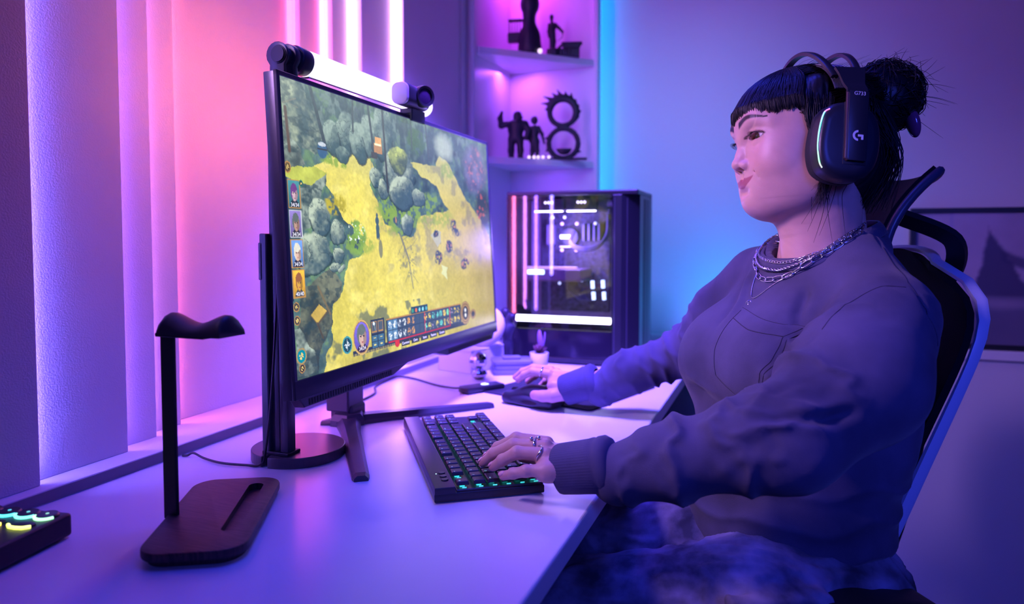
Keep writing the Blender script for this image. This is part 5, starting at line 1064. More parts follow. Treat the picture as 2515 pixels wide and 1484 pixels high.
fa_.chain([T(-.005, .142, .968), np.array((.086, .905, .905)), EL + np.array((.018, .004, .010)), EL * .55 + WL * .45 + np.array((0, .002, -.006)), WL + np.array((.062, .0, -.005))], [.064, .074, .058, .044, .037], .022)
fa_.chain([T(-.0, -.128, 1.000), SR * .5 + ER * .5 + np.array((.005, -.01, .005)), ER, ER * .5 + WR * .5 + np.array((0, 0, -.006)), WR + np.array((.060, .0, .0))], [.058, .052, .043, .037, .033], .025)
f.comb((slice(None),) * 3, fa_.D, .007, 'add')
# open the cuffs, the neck hole and trim at the hem
f.cap(T(-.018, 0, 1.02), T(-.026, 0, 1.10), .0665, .070, .003, 'sub'); f.ell(T(.015, 0, 1.085), (.075, .075, .042), .004, 'sub', M=RT)
f.rbox(T(0, 0, .575), (.3, .3, .060), .01, .01, 'sub', M=RT)
Vs, Fs = f.mesh(); Vs = relax(Vs, Fs, 3, .5)
def vnormals(V, F):
    a, b, c_, d = (V[F[:, i]] for i in range(4)); fn = np.cross(c_ - a, d - b); N = np.zeros_like(V)
    for i in range(4):
        for k in range(3): N[:, k] += np.bincount(F[:, i], fn[:, k], len(V))
    return N / (np.linalg.norm(N, axis=1)[:, None] + 1e-12)
def pdist(V, pts):
    best = np.full(len(V), 9.0); tt = np.zeros(len(V)); n = len(pts) - 1
    for i in range(n):
        a = np.array(pts[i]); b = np.array(pts[i + 1]); v = b - a; t = np.clip(((V - a) @ v) / (v @ v + 1e-12), 0, 1); d = np.linalg.norm(V - a - t[:, None] * v, axis=1)
        m = d < best; best = np.where(m, d, best); tt = np.where(m, (i + t) / n, tt)
    return best, tt
N = vnormals(Vs, Fs); disp = np.zeros(len(Vs))
# small folds round the sleeves, strongest near elbow and cuff
def rings_(V, pts, rad, f1_, amp, seed, tw=(1.5, 5)):
    d, t = pdist(V, pts); L_ = sum(np.linalg.norm(np.array(pts[i + 1]) - np.array(pts[i])) for i in range(len(pts) - 1))
    nz_ = fbm(V[:, 0] * 14 + 40 + seed, V[:, 2] * 18 + V[:, 1] * 9 + 40, 3, seed); ph = t * L_ * f1_ + nz_ * tw[0]
    r_ = (1 - np.abs(np.sin(ph * math.pi))) ** 1.6; m = np.clip(fbm(V[:, 0] * 11 + 9, V[:, 1] * 11 + V[:, 2] * 11 + 9, 2, seed + 5) * 1.7 - .25, 0, 1)
    return 2.1 * amp(t) * (r_ - .35) * m * np.clip((rad - d) / .015, 0, 1)
disp += rings_(Vs, [EL + np.array((.02, .03, .05)), EL, WL + np.array((.06, 0, 0))], .075, 24, lambda t: .0055 * np.clip(1 - np.abs(t - .75) * 1.6, .15, 1) * (t < .985), 3)
disp += rings_(Vs, [SR, ER, WR + np.array((.055, 0, 0))], .07, 30, lambda t: .0050 * np.clip(t * 1.4, .1, 1) * (t < .985), 9)
disp += rings_(Vs, [SL + np.array((0, 0, -.03)), EL + np.array((.0, 0, .03))], .082, 16, lambda t: .0055 * np.clip(t * 1.2 + .25, 0, 1), 15)
# broad drape on the trunk, pulled from the armpit down across the belly
tz = fbm(Vs[:, 0] * 7 + 30, Vs[:, 1] * 5 + Vs[:, 2] * 13 + 30, 3, 31); disp += .004 * (tz - .5) * 2 * np.clip((.93 - Vs[:, 2]) / .1, 0, 1) * (pdist(Vs, [SL, EL, WL])[0] > .085)
band = (1 - np.abs(np.sin((Vs[:, 2] * 22 + 1.3 * fbm(Vs[:, 0] * 9 + 5, Vs[:, 1] * 9 + 5, 2, 77)) * math.pi))) ** 1.5
disp += .0050 * (band - .3) * np.clip((.79 - Vs[:, 2]) / .06, 0, 1) * np.clip((Vs[:, 2] - .64) / .02, 0, 1) * (pdist(Vs, [SL, EL, WL])[0] > .08)
for pts, wdt, amp in CREASES if 'CREASES' in globals() else []:
    d, t = pdist(Vs, pts); tp = np.clip(np.minimum(t, 1 - t) * 5 + .1, 0, 1); disp += 1.7 * amp * np.exp(-(d / wdt) ** 2) * tp
Vs = Vs + N * disp[:, None]; Vs = relax(Vs, Fs, 1, .35)
M_SHIRT = mat('washed_cotton', (.062, .058, .115), .85, bump=.35, bscale=1400, var=.35, vscale=9, sheen=.15)
shirt = mesh_np('long_sleeved_shirt', Vs, Fs, M_SHIRT, per)
for W_, E_, rs_ in ((WL, EL, 1.0), (WR, ER, .97)):
    d_ = Vector(E_ - W_).normalized(); bm = BM(); rr = []; prof_ = [(.0262, .004), (.0275, .0), (.0298, .0005), (.0308, .004), (.0318, .022), (.0328, .044), (.0338, .050), (.0325, .053), (.0345, .057), (.0350, .064), (.031, .070), (.022, .073)]
    q_ = d_.to_track_quat('Z', 'Y').to_matrix().to_4x4(); M_ = Matrix.Translation(Vector(W_) + Vector((-.001, -.0015, -.0035)) - d_ * .014) @ q_
    for k_, (r_, z0) in enumerate(prof_):
        ring = []
        for i_ in range(240):
            a = 2 * math.pi * i_ / 240; rb = r_ * rs_ * (1 + (.005 * math.cos(60 * a) if 2 <= k_ <= 6 else 0) + .03 * math.sin(2 * a + .6) + .012 * math.sin(3 * a + z0 * 40)); v_ = M_ @ Vector((rb * math.cos(a), rb * math.sin(a), z0 + .0016 * math.sin(2 * a))); ring.append(bm.verts.new(v_))
        rr.append(ring)
    for a, b in zip(rr, rr[1:]):
        for i_ in range(240): bm.faces.new((a[i_], a[(i_ + 1) % 240], b[(i_ + 1) % 240], b[i_]))
    obj('cuff', bm, M_SHIRT, shirt, True)
ring_ = [(.060, 0, 1.037), (.046, .050, 1.040), (.018, .0715, 1.055), (-.014, .0755, 1.073), (-.052, .060, 1.084), (-.083, .032, 1.090), (-.093, 0, 1.092), (-.083, -.032, 1.090), (-.052, -.060, 1.086), (-.014, -.0755, 1.078), (.018, -.0715, 1.062), (.046, -.045, 1.044)]
cr = spline([T(*q_) for q_ in ring_ + ring_[:1]], 8)[:-1]; bm = BM()
cen_ = Vector(T(-.018, 0, 1.06)); rr = []
for p in cr:
    o_ = (p - cen_); o_.z = 0; o_.normalize(); rr.append([bm.verts.new(p + o_ * a + Vector((0, 0, b))) for a, b in ((-.0005, .004), (.0035, .0055), (.009, .0), (.014, -.010), (.010, -.014), (.001, -.006))])
for i in range(len(rr)):
    a = rr[i]; b = rr[(i + 1) % len(rr)]
    for k in range(6): bm.faces.new((a[k], a[(k + 1) % 6], b[(k + 1) % 6], b[k]))
COLLAR = obj('collar', bm, M_SHIRT, shirt, True)
# ------------------------------------------------------------------ trousers
f = Field((-.50, .74, .40), (.33, 1.36, .72), .005)
f.ell(T(.02, -.012, .590), (.148, .158, .100), 0, M=RT)
KL_, KR_ = np.array((-.36, .88, .545)), np.array((-.46, 1.12, .555))
f.chain([T(.01, .085, .580), T(.15, .10, .585), KL_], [.098, .092, .068], .03); f.chain([T(.01, -.085, .580), T(.15, -.08, .590), KR_], [.098, .092, .066], .03)
f.rbox(T(.16, .175, .60), (.065, .010, .055), .008, .008, M=RT); f.rbox(T(.16, .180, .64), (.068, .012, .014), .006, .004, M=RT)
Vt, Ft = f.mesh(); Vt = relax(Vt, Ft, 2, .5); N = vnormals(Vt, Ft)
tw_ = fbm(Vt[:, 0] * 9 + 20, Vt[:, 1] * 12 + Vt[:, 2] * 12 + 20, 3, 51); rg = (1 - np.abs(np.sin(tw_ * 22))) ** 1.5; Vt = Vt + N * (.0055 * (rg - .35) * np.clip((Vt[:, 2] - .5) / .05, 0, 1))[:, None]; Vt = relax(Vt, Ft, 1, .5)
M_PANT = mat('tie_dye_cloth', (.032, .034, .06), .85, bump=.3, bscale=1200, color2=(.26, .24, .36), vscale=15)
trs = mesh_np('trousers', Vt, Ft, M_PANT, per)
# lower legs and shoes under the desk
bm = BM()
for kn, ft_ in ((KL_, (-.40, .90, .07)), (KR_, (-.50, 1.14, .07))): tube(bm, spline([tuple(kn + np.array((.03, 0, 0))), tuple(kn + np.array((-.02, 0, -.10))), tuple((kn + np.array(ft_)) / 2 + np.array((0, 0, 0))), ft_], 6), [.068] * 4 + [.07] * 4 + [.062] * 4 + [.055] * 6 + [.05], 16)
obj('trouser_leg', bm, M_PANT, per, True)
for ft_ in ((-.40, .90, .0), (-.50, 1.14, .0)):
    f = Field((-.20, -.07, -.005), (.10, .07, .12), .005); f.chain([(0, 0, .06), (-.03, 0, .045), (-.12, 0, .032)], [.045, .042, .034], .03); f.rbox((-.05, 0, .012), (.11, .042, .012), .01, .01); D_ = f.sub((-9,) * 3, (9,) * 3, 0); f.D = np.maximum(f.D, -D_[3])
    V, F = f.mesh(); mesh_np('shoe', V + np.array(ft_), F, M_BLACKM, per)

# ------------------------------------------------------------------ hair
M_HAIR = mat('black_hair', (.007, .006, .010), .42, spec=.45)
f = Field((-.19, -.10, -.14), (.115, .10, .165), .0022)
f.ell((-.016, 0, .018), (.096, .0765, .0825), 0); f.ell((.014, 0, .044), (.076, .0715, .043), .02)
f.ell((-.066, 0, -.030), (.044, .058, .062), .03); f.ell((-.120, .0, .070), (.047, .044, .044), .012); f.ell((-.118, .0, .058), (.044, .038, .036), .02); f.cap((-.085, 0, -.01), (-.100, .01, -.05), .030, .012, .02)
# carve the face opening, then the side locks in front of the ears
f.ell((.100, 0, -.048), (.100, .105, .086), .006, 'sub'); f.ell((.085, 0, -.005), (.050, .060, .030), .004, 'sub'); f.ell((-.004, 0, -.155), (.085, .10, .085), .01, 'sub')
for s in (-1, 1): f.chain([(.006, s * .062, .060), (.020, s * .0670, .030), (.016, s * .0725, .0), (.006, s * .0745, -.030), (.004, s * .072, -.052)], [.016, .0105, .008, .006, .003], .010)
Vq, Fq = f.mesh(); Vq = relax(Vq, Fq, 2, .5); Nq = vnormals(Vq, Fq)
an = np.arctan2(Vq[:, 1], Vq[:, 0] + .01); Vq = Vq + Nq * (.0016 * (fbm(an * 26 + 90, Vq[:, 2] * 14 + Vq[:, 0] * 10 + 40, 3, 61) - .5) * 2)[:, None]
hair = mesh_np('hair', h2w(Vq), Fq, M_HAIR, per)
bm = BM(); rd = random.Random(5)
def strand(pts, r, n=5, jit=0.0):
    P = spline([Vector(p) for p in pts], n); k = len(P)
    tube(bm, [HM @ p for p in P], [r * (1 - .75 * (i / (k - 1)) ** 2) for i in range(k)], 3)
def capp(az, el, g=1.0):   # point on the inflated scalp
    c = Vector((-.010, 0, .024)); r = Vector((.101, .0790, .0820)) * g
    return c + Vector((r.x * math.cos(el) * math.cos(az), r.y * math.cos(el) * math.sin(az), r.z * math.sin(el)))
for i in range(1700):      # fringe
    az = R(rd.uniform(-64, 64)); g = rd.uniform(.975, 1.03); zb = .0235 + .008 * rd.random() ** 1.5 + .003 * math.sin(az * 9 + 1.3 * math.sin(az * 23))
    w_ = R(rd.uniform(-5, 5)); p = [capp(az * .35 + R(rd.uniform(-12, 12)), R(84), g), capp(az * .75 + w_, R(60), g + .015), capp(az + w_ * .5, R(36), g + .042), capp(az * 1.02, R(15), g + .060)]
    q = capp(az * 1.03, R(0), g + .058 - .03 * max(0, abs(az) / R(64) - .6)); q.z = zb + .012; e = q.copy(); e.z = zb; e.x -= .002; p += [q, e]; strand(p, .00075, 4)
for s in (1, -1):
    for i in range(620):      # hair drawn back from temple and crown to the bun
        el = R(rd.uniform(-10, 82)); az = R(rd.uniform(62 if el < R(38) else 30, 125)); g = rd.uniform(.99, 1.03)
        a = capp(az * s, el, g); b = capp(s * R(130), max(el * .6, R(8)) + R(12), g + .01); c = Vector((-.115 + rd.uniform(-.01, .01), s * rd.uniform(.0, .03), .075 + rd.uniform(-.03, .02)))
        strand([a, capp(s * (az * .5 + R(60)), (el + R(12)) * .9, g + .015), b, c], .0008, 4)
    for i in range(260):      # nape
        a = capp(s * R(rd.uniform(115, 178)), R(rd.uniform(-15, 20)), 1.0); e = Vector((-.072 + rd.uniform(-.03, .02), s * rd.uniform(0, .045), -.085 + rd.uniform(-.02, .035)))
        m = (a + e) / 2 + Vector((-.018, s * .008, 0)); strand([a, m, e], .0007, 5)
B = Vector((-.122, 0, .070))
for i in range(800):      # messy bun
    ax = Vector((rd.gauss(0, .5), rd.gauss(0, 1), rd.gauss(0, .5))).normalized(); st = ax.orthogonal().normalized(); st = Matrix.Rotation(rd.uniform(0, 6.28), 3, ax) @ st; r_ = rd.uniform(.042, .049)
    pts = [B + Matrix.Rotation(a * rd.uniform(.8, 1.1), 3, ax) @ (st * r_ * (1 + .12 * math.sin(a * 3 + i))) for a in (0, .5, 1.0, 1.5, 2.0)]
    if rd.random() < .05: pts[-1] = pts[-1] + (pts[-1] - B).normalized() * rd.uniform(.01, .03)
    strand(pts, .00075, 4)
for i in range(60):       # wisps and flyaways
    a = capp(R(rd.uniform(-180, 180)), R(rd.uniform(40, 88)), 1.0); o = (a - Vector((-.01, 0, .03))).normalized(); t_ = Vector((-.6, rd.uniform(-.5, .5), .1)); strand([a, a + o * .006 + t_ * .02, a + o * rd.uniform(.004, .012) + t_ * .045], .00028, 4)
for i in range(46):
    d = Vector((rd.uniform(-1, .3), rd.uniform(-.8, .8), rd.uniform(-.3, 1))).normalized(); a = B + d * .045; t_ = Vector((rd.uniform(-1, .2), rd.uniform(-.5, .5), rd.uniform(-.8, .4))); strand([a, a + d * .012 + t_ * .012, a + d * .014 + t_ * .035], .0004, 4)
for i in range(240):       # lock in front of the ear
    y0 = rd.uniform(.068, .077); x0 = rd.uniform(.0, .034); e = rd.uniform(.0, 1); 
    q1, q2 = rd.uniform(-.004, .004), rd.uniform(-.005, .005); strand([(x0 - .02, .050, .078), (x0 - .004 + q1, y0 + .002, .045), (x0 * .8 + .004 + q2, y0 + .006, .010), (x0 * .45 + .004 - q1, y0 + .005, -.025), (x0 * .3 + .002 + q2, y0 + .001, -.045 - .02 * e), (x0 * .3 + .004 - q2 * 2, y0 - .004, -.060 - .045 * e ** 2)], .0006, 4)
for (x1, z1, x2, z2) in ((.012, -.10, .022, -.135), (.006, -.11, .014, -.15), (.016, -.095, .030, -.125), (-.005, -.10, .006, -.14), (.0, -.10, -.012, -.15), (-.02, -.09, -.03, -.14), (.020, -.08, .016, -.12)):
    strand([(.014, .076, -.02), (x1 - .003, .072, -.065), (x1, .064, z1), (x2, .052, z2)], .0006, 6)
hs_ = obj('hair_strands', bm, M_HAIR, per, True); tag(hs_, kind='stuff')
bm = BM(); sphere(bm, (0, 0, 0), (.0085, .012, .022), u=20, v=14); bmesh.ops.transform(bm, matrix=HM @ Matrix.Translation((-.146, .024, .026)) @ Matrix.Rotation(R(12), 4, 'Y'), verts=bm.verts)
tag(obj('hair_claw', bm, mat('claw_shell', (.22, .06, .14), .15, coat=.6), None, True), 'glossy dark pink claw clip holding the bun', 'hair clip')

# ------------------------------------------------------------------ headset
M_HS = mat('headset_shell', (.016, .018, .028), .36, bump=.04, bscale=1500); M_HS2 = mat('headset_brown', (.06, .035, .045), .4); M_PADC = mat('ear_pad', (.012, .012, .016), .75, bump=.3, bscale=1200)
hd = thing('headset', 'black over-ear headset with rainbow edge light and G logo worn by the woman', 'headset', tuple(hp(0, 0, .15)))
hinv = Matrix.Translation(hp(0, 0, .15)).inverted()
def hobj(name, bm, m, parent=hd, auto=40):
    bmesh.ops.transform(bm, matrix=hinv @ HM, verts=bm.verts); return obj(name, bm, m, parent, auto=auto)
def cup_outline(k=1.0):
    pts = [(.036, .030), (.024, .044), (.004, .050), (-.020, .046), (-.036, .034), (-.043, .010), (-.042, -.018), (-.034, -.040), (-.018, -.052), (.004, -.055), (.024, -.050), (.036, -.038), (.041, -.010)]
    P = spline([Vector((x * k, z * k, 0)) for x, z in pts + pts[:1]], 4)[:-1]; return [(p.x, p.y) for p in P]
for s in (1, -1):
    C_ = Matrix.Translation((-.006, 0, -.024)) @ Matrix.Rotation(R(-4), 4, 'Y') @ Matrix(((1, 0, 0, 0), (0, 0, s, 0), (0, 1, 0, 0), (0, 0, 0, 1)))
    bm = BM(); rr = []
    for z, k in ((.070, .80), (.072, .93), (.080, .99), (.088, .99), (.091, .94)): rr.append([bm.verts.new(C_ @ Vector((x * k, y * k, z))) for x, y in cup_outline()])
    for a, b in zip(rr, rr[1:]):
        for i in range(len(a)): bm.faces.new((a[i], a[(i + 1) % len(a)], b[(i + 1) % len(b)], b[i]))
    bm.faces.new(rr[0]); bm.faces.new(rr[-1]); hobj('ear_pad', bm, M_PADC)
    bm = BM(); rr = []
    for z, k in ((.0885, .90), (.090, .985), (.102, .975), (.109, .94), (.1125, .86), (.1135, .70)): rr.append([bm.verts.new(C_ @ Vector((x * k, y * k, z - .0 * x))) for x, y in cup_outline()])
    for a, b in zip(rr, rr[1:]):
        for i in range(len(a)): bm.faces.new((a[i], a[(i + 1) % len(a)], b[(i + 1) % len(b)], b[i]))
    bm.faces.new(rr[0]); bm.faces.new(rr[-1]); cup = hobj('ear_cup', bm, M_HS)
    # light strip down the front edge: cyan, green, yellow, pink at the top
    cols = [((1, .25, .6), 1.0), ((.15, .7, 1.0), 1.6), ((.1, .85, .9), 1.8), ((.08, .9, .45), 1.8), ((.15, .95, .15), 1.8), ((.55, .8, .08), .9)]
    pts = spline([Vector((.0265, .036, .1105)), Vector((.0335, .030, .110)), Vector((.0375, .010, .1085)), Vector((.0385, -.012, .108)), Vector((.036, -.032, .1085)), Vector((.032, -.040, .1085))], 6)
    for i in range(6):
        bm = BM(); seg_ = pts[i * 5:i * 5 + 6]; tube(bm, [C_ @ p for p in seg_], .00095, 6); hobj('light_strip', bm, glow('hsl%d' % i, cols[i][0], cols[i][1] * .85), cup, 60)
    bm = BM(); prism(bm, [(-.021, -.034), (.009, -.034), (.009, .046), (-.021, .046)], .1115, .1142, C_, .001); hobj('arm_slot', bm, M_BLACKM, cup)
    bm = BM(); prism(bm, [(-.018, -.030), (.005, -.030), (.0065, -.026), (.0065, .060), (-.0195, .060), (-.0195, -.026)], .1145, .1195, C_, .0016); arm = hobj('arm', bm, M_HS)
    bm = BM(); prism(bm, [(.0052, -.030), (.0082, -.027), (.0082, .060), (.0052, .060)], .1135, .1185, C_, .0008); hobj('arm_edge', bm, M_HS2)
    if s == 1:
        Lm = HM @ C_ @ Matrix.Translation((-.0065, .0, .1197)) @ Matrix.Rotation(0, 4, 'Z')
        M_LOGO = mat('logo_white', (.75, .77, .85), .4)
        bm = BM(); Tm = C_ @ Matrix.Translation((-.0065, .002, .1197)) @ Matrix.Diagonal((-1, 1, 1, 1))
        ro_, ri_ = .0068, .0041; aa = [R(a) for a in range(90, 271, 10)]
        prism(bm, [(ro_ * math.cos(a), ro_ * math.sin(a)) for a in aa] + [(ri_ * math.cos(a), ri_ * math.sin(a)) for a in reversed(aa)], 0, .0003, Tm)
        prism(bm, [(0, .0014), (.0068, .0014), (.0068, -.0050), (.0042, -.0050), (.0042, -.0012), (0, -.0012)], 0, .0003, Tm); hobj('logo', bm, M_LOGO, arm)
        tm = text('logo_text', 'G733', .0068, Matrix.Identity(4), M_LOGO, hd, .0001); tm.data.transform(hinv @ HM @ C_ @ Matrix.Translation((-.007, .056, .1198)) @ Matrix.Rotation(R(0), 4, 'Z') @ Matrix.Diagonal((-1, 1, 1, 1)))
# headband: path in the y-z plane (head frame), split into two bows over the top, woven strap below
def band_pt(t, lift=0):    # t from -1 (far) to 1 (near)
    a = t * R(78); return Vector((-.016, (.102 + lift * .2) * math.sin(a), .020 + (.094 + lift) * math.cos(a)))
def ribbon(bm, P, W_, th, x0=0, m=None):
    rr = []
    for i, p in enumerate(P):
        tg = (P[min(i + 1, len(P) - 1)] - P[max(i - 1, 0)]).normalized(); nn_ = Vector((1, 0, 0)).cross(tg); w_ = W_[i] if isinstance(W_, list) else W_; xx = x0[i] if isinstance(x0, list) else x0
        rr.append([bm.verts.new(p + Vector((xx + a * w_, 0, 0)) + nn_ * b * th) for a, b in ((-.5, -.5), (-.5, .3), (-.35, .5), (.35, .5), (.5, .3), (.5, -.5))])
    for a, b in zip(rr, rr[1:]):
        for k in range(6): bm.faces.new((a[k], a[(k + 1) % 6], b[(k + 1) % 6], b[k]))
    bm.faces.new(rr[0]); bm.faces.new(rr[-1])
for s in (1, -1):
    P = [Vector((-.0145, s * .1170, .034)), Vector((-.0145, s * .1165, .038)), Vector((-.0148, s * .1100, .045)), Vector((-.015, s * .1075, .050)), Vector((-.0155, s * .103, .062)), Vector((-.016, s * .098, .072))]
    bm = BM(); ribbon(bm, P, [.026, .026, .027, .029, .034, .040], .0045); hobj('band_side', bm, M_HS)
for sx in (1, -1):
    bm = BM(); n = 32; P = []; X0 = []
    for i in range(n + 1):
        t = -1 + 2 * i / n; tt = t * .80 ; P.append(band_pt(tt, .008 * (1 - t * t))); X0.append(sx * (.0155 + .010 * (1 - t * t)))
    ribbon(bm, P, .0095, .0055, X0); hobj('band_bow', bm, M_HS)
bm = BM(); P = [band_pt(-.92 + 1.84 * i / 26, -.010) for i in range(27)]; ribbon(bm, P, .036, .0025); st = hobj('suspension_strap', bm, mat('strap_weave', (.05, .05, .07), .8, bump=.5, bscale=700))
bm = BM()
for k in range(7): ribbon(bm, [p + (p - Vector((-.016, 0, .03))).normalized() * .0016 for p in P[2:-2]], .0014, .0006, -.015 + k * .005)
sk_ = hobj('strap_stripes', bm, mat('stripe', (.45, .42, .50), .7), st); tag(sk_, kind='stuff')
# ------------------------------------------------------------------ chest pocket, seams, jewellery
def bvh_of(*VF):
    v = []; f_ = []; o = 0
    for V, F in VF: v += [Vector(x) for x in V.tolist()]; f_ += (F + o).tolist(); o += len(V)
    return BVHTree.FromPolygons(v, f_)
BS = bvh_of((Vs, Fs)); nV = Vector(nT)
def on_front(b, z, off=.0016):
    p = Vector(T(.35, b, z)); h = BS.ray_cast(p, -nV); return (h[0] + h[1] * off * (1 if h[1].dot(nV) > 0 else -1)) if h[0] else None
TL, TRp, BRp, Bp, BLp, Lp = (-.002, .972), (.122, .958), (.122, .882), (.098, .864), (.030, .882), (.009, .912)
def edge_x(pts, z):
    for (b0, z0), (b1, z1) in zip(pts, pts[1:]):
        if z1 <= z <= z0: return b0 + (b1 - b0) * (z0 - z) / max(1e-9, z0 - z1)
    return pts[-1][0] if z < pts[-1][1] else pts[0][0]
bm = BM(); rows_ = []; NR, NC = 26, 24
for i in range(NR + 1):
    t = i / NR; row = []
    for j in range(NC + 1):
        sx_ = j / NC; zt = TL[1] + (TRp[1] - TL[1]) * sx_; zb_ = (BLp[1] + (Bp[1] - BLp[1]) * min(1, sx_ / .55)) if sx_ < .55 else Bp[1] + (BRp[1] - Bp[1]) * (sx_ - .55) / .45
        z = zt + (zb_ - zt) * t; xl = TL[0] + (Lp[0] - TL[0]) * min(1, t / .6) + (BLp[0] - Lp[0]) * max(0, (t - .6) / .4); xr = TRp[0] + (BRp[0] - TRp[0]) * t
        b = xl + (xr - xl) * sx_; edge_ = min(i, NR - i, j, NC - j); p = on_front(b, z, .0008 if edge_ == 0 else .0022); row.append(bm.verts.new(p))
    rows_.append(row)
for i in range(NR):
    for j in range(NC): bm.faces.new((rows_[i][j], rows_[i][j + 1], rows_[i + 1][j + 1], rows_[i + 1][j]))
border = [rows_[i][1].co.copy() for i in range(1, NR)] + [rows_[NR - 1][j].co.copy() for j in range(1, NC)] + [rows_[NR - i][NC - 1].co.copy() for i in range(1, NR)]
hem = [rows_[4][j].co.copy() for j in range(1, NC)]; top_ = [rows_[0][j].co.copy() for j in range(NC + 1)]
pk = obj('chest_pocket', bm, M_SHIRT, shirt, True)
M_ST = mat('dark_stitch', (.034, .030, .055), .9)
for ln, rr_ in ((border, .0004), (hem, .0006), (top_, .0004)):
    bm = BM(); tube(bm, [p + nV * .0004 for p in ln], rr_, 5); obj('stitching', bm, M_ST, pk, True)
def snap(B_, p, off):
    h = B_.find_nearest(Vector(p)); n = h[1]
    d = Vector(p) - h[0]
    if n.dot(Vector(h[0]) - Vector(T(-.018, 0, h[0].z - .05))) < 0: n = -n
    return h[0] + n * off
seams = [[(.140, .9388, 1.016), (.1057, .9319, 1.0155), (.0692, .9099, .9991), (.0407, .8737, .973)], [(.144, .9466, 1.0204), (.1614, .9323, .9883), (.1691, .933, .9457)], [(.144, .9466, 1.0204), (.138, .985, 1.040), (.127, 1.03, 1.062)],
         ]
for sm_ in seams:
    P = [snap(BS, p, .0002) for p in spline(sm_, 6)]; bm = BM(); tube(bm, P, .00045, 5); obj('stitching', bm, M_ST, shirt, True)
# necklaces
Vc = np.array([v.co[:] for v in COLLAR.data.vertices]); Fc = np.array([list(p.vertices) for p in COLLAR.data.polygons])
BN = bvh_of((Vs, Fs), (parts_V[0], Fh), (Vc, Fc))
M_SILV = mat('silver', (.75, .75, .80), .18, metal=1)
def loop(front, off):
    """front: list of (a, b, z) from the far side round the chest to the near side; closed round the nape"""
    back = [(-.052, .058, 1.096), (-.080, .030, 1.104), (-.088, 0, 1.106), (-.080, -.030, 1.104), (-.052, -.058, 1.096)]
    pts = [T(*q) for q in front] + [T(*q) for q in back]; P = spline(pts + pts[:1], 14)[:-1]
    out = []
    for p in P:
        ax = Vector(T(-.018, 0, p.z - .03)); d = (p - ax).normalized(); h = BN.ray_cast(p + d * .06, -d, .12); out.append(h[0] + d * off if h[0] else p)
    for _ in range(3): out = [(out[i - 1] + out[i] * 2 + out[(i + 1) % len(out)]) / 4 for i in range(len(out))]
    return out
def resample(P, step):
    P = list(P) + [P[0]]; out = []; acc = 0; nxt = 0
    for a, b in zip(P, P[1:]):
        L_ = (b - a).length
        while nxt <= acc + L_: out.append(a.lerp(b, (nxt - acc) / max(L_, 1e-9))); nxt += step
        acc += L_
    return out
def links(bm, P, half, wdt, r_, alt=True):
    for i in range(len(P) - 1):
        c = (P[i] + P[i + 1]) / 2; d = (P[i + 1] - P[i]).normalized(); h = BN.find_nearest(c); n = (c - h[0]).normalized() if (c - h[0]).length > 1e-6 else Vector((0, 0, 1)); n = (n - d * n.dot(d)).normalized(); sd = d.cross(n)
        if alt and i % 2: n, sd = (n + sd).normalized(), (sd - n).normalized()
        ring = []
        for k in range(16):
            a = 2 * math.pi * k / 16; x = math.copysign(abs(math.cos(a)) ** .6, math.cos(a)) * half; y = math.copysign(abs(math.sin(a)) ** .8, math.sin(a)) * wdt; ring.append(c + d * x + sd * y + n * .0006)
        tube(bm, ring, r_, 5, closed=True)
specs = [('thin_chain', 'fine silver figaro chain worn highest around the woman\'s neck', [(.010, -.066, 1.066), (.040, -.050, 1.046), (.056, .0, 1.034), (.050, .040, 1.036), (.022, .066, 1.056), (-.014, .070, 1.080)]),
         ('rope_chain', 'twisted silver rope necklace just above the large-link chain', [(.016, -.070, 1.066), (.052, -.045, 1.042), (.066, .0, 1.026), (.058, .040, 1.028), (.026, .068, 1.050), (-.014, .073, 1.078)]),
         ('link_chain', 'chunky silver paperclip-link necklace with long oval links', [(.024, -.068, 1.062), (.064, -.040, 1.030), (.080, .0, 1.014), (.068, .042, 1.018), (.030, .068, 1.046), (-.014, .076, 1.076)]),
         ('pendant_necklace', 'long fine silver chain with a small knotted pendant on the chest', [(.030, -.060, 1.056), (.070, -.030, 1.022), (.092, .0, .986), (.080, .030, 1.008), (.040, .062, 1.040), (-.012, .078, 1.072)])]
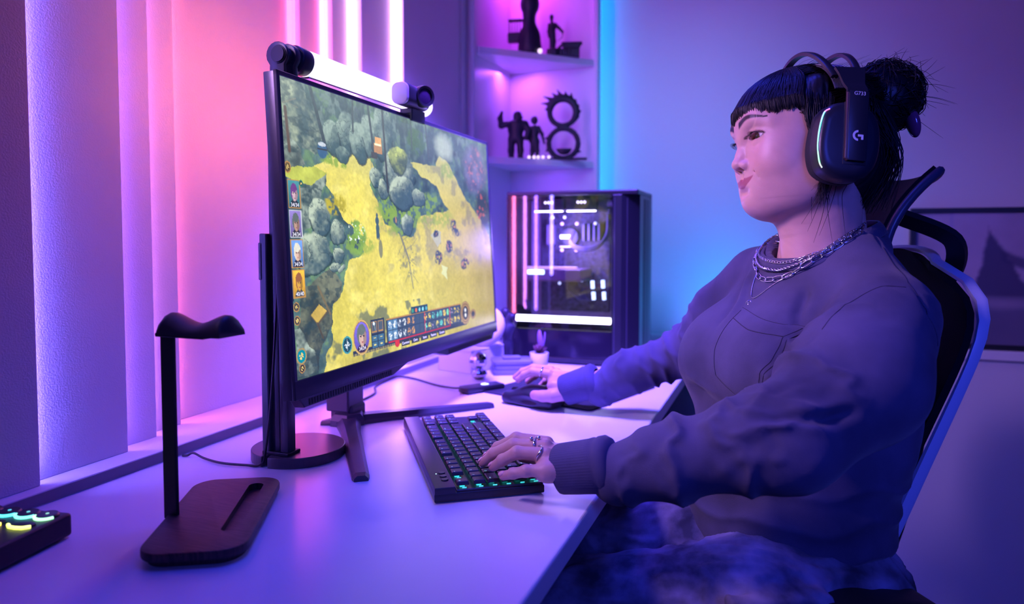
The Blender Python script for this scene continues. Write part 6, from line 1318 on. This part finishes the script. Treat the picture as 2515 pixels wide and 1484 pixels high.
for k, (nm_, lb, fr_pts) in enumerate(specs):
    bm = BM()
    if k == 0: links(bm, resample(loop(fr_pts, .0020), .0052), .0032, .0016, .00045)
    if k == 1:
        P = resample(loop(fr_pts, .0024), .0012); 
        for ph in (0, math.pi):
            Q = []
            for i, p in enumerate(P):
                d = (P[(i + 1) % len(P)] - p).normalized(); n = d.orthogonal().normalized(); a = i * .62 + ph; Q.append(p + (Matrix.Rotation(a, 3, d) @ n) * .0011)
            tube(bm, Q, .00105, 5, closed=True)
    if k == 2: links(bm, resample(loop(fr_pts, .0030), .0150), .0086, .0034, .00085)
    if k == 3: P = loop(fr_pts, .0012); tube(bm, P, .00055, 5, closed=True)
    c = Vector(T(-.018, 0, 1.06)); bmesh.ops.translate(bm, vec=-c, verts=bm.verts)
    o = obj(nm_, bm, M_SILV, smooth=True); o.location = c; tag(o, lb, 'necklace')
    if k == 3:
        q = snap(BN, T(.094, 0, .982), .003); bm = BM()
        for a in range(5): sphere(bm, q - c + Vector((.0022 * math.cos(a * 2.1), .0022 * math.sin(a * 1.7), -.0030 - .0022 * a)), .0018, u=10, v=8)
        tube(bm, [q - c + Vector((.0042 * math.cos(R(g)), .001, -.006 + .0042 * math.sin(R(g)))) for g in range(0, 331, 30)], .0007, 5); obj('pendant', bm, M_SILV, o, True)
# rings
def ring(name, label, A, B, t, r_, wave, thick, knots=()):
    A, B = Vector(A), Vector(B); c = A.lerp(B, t); d = (B - A).normalized(); n = Vector((0, 0, 1)); n = (n - d * n.dot(d)).normalized(); s_ = d.cross(n); pts = []; rr_ = []
    for i in range(30):
        a = 2 * math.pi * i / 30; pts.append(s_ * (r_ * math.cos(a)) + n * (r_ * math.sin(a)) + d * (wave * math.sin(2 * a + .6))); rr_.append(thick * (1 + .35 * math.sin(3 * a)))
    bm = BM(); tube(bm, pts, rr_, 8, closed=True)
    for a, off_ in knots:
        a = R(a); p = s_ * (r_ * math.cos(a)) + n * (r_ * math.sin(a)) * 1.08 + d * off_; sphere(bm, p, (.0024, .0030, .0022), u=12, v=8)
    o = obj(name, bm, M_SILV, smooth=True); o.location = c; tag(o, label, 'ring')
ring('finger_ring', 'wavy silver ring on the ring finger of the typing hand', LH['ring'][0], LH['ring'][1], .20, .0102, .0030, .0011, ((-20, .002),))
ring('finger_ring', 'open silver ring with two drop ends on middle finger of typing hand', LH['middle'][0], LH['middle'][1], .30, .0104, .0, .0012, ((110, .0045), (95, -.0045)))
ring('finger_ring', 'silver ring on the index finger of the mouse hand', RHd['index'][0], RHd['index'][1], .42, .0100, .0012, .0013, ((80, 0),))
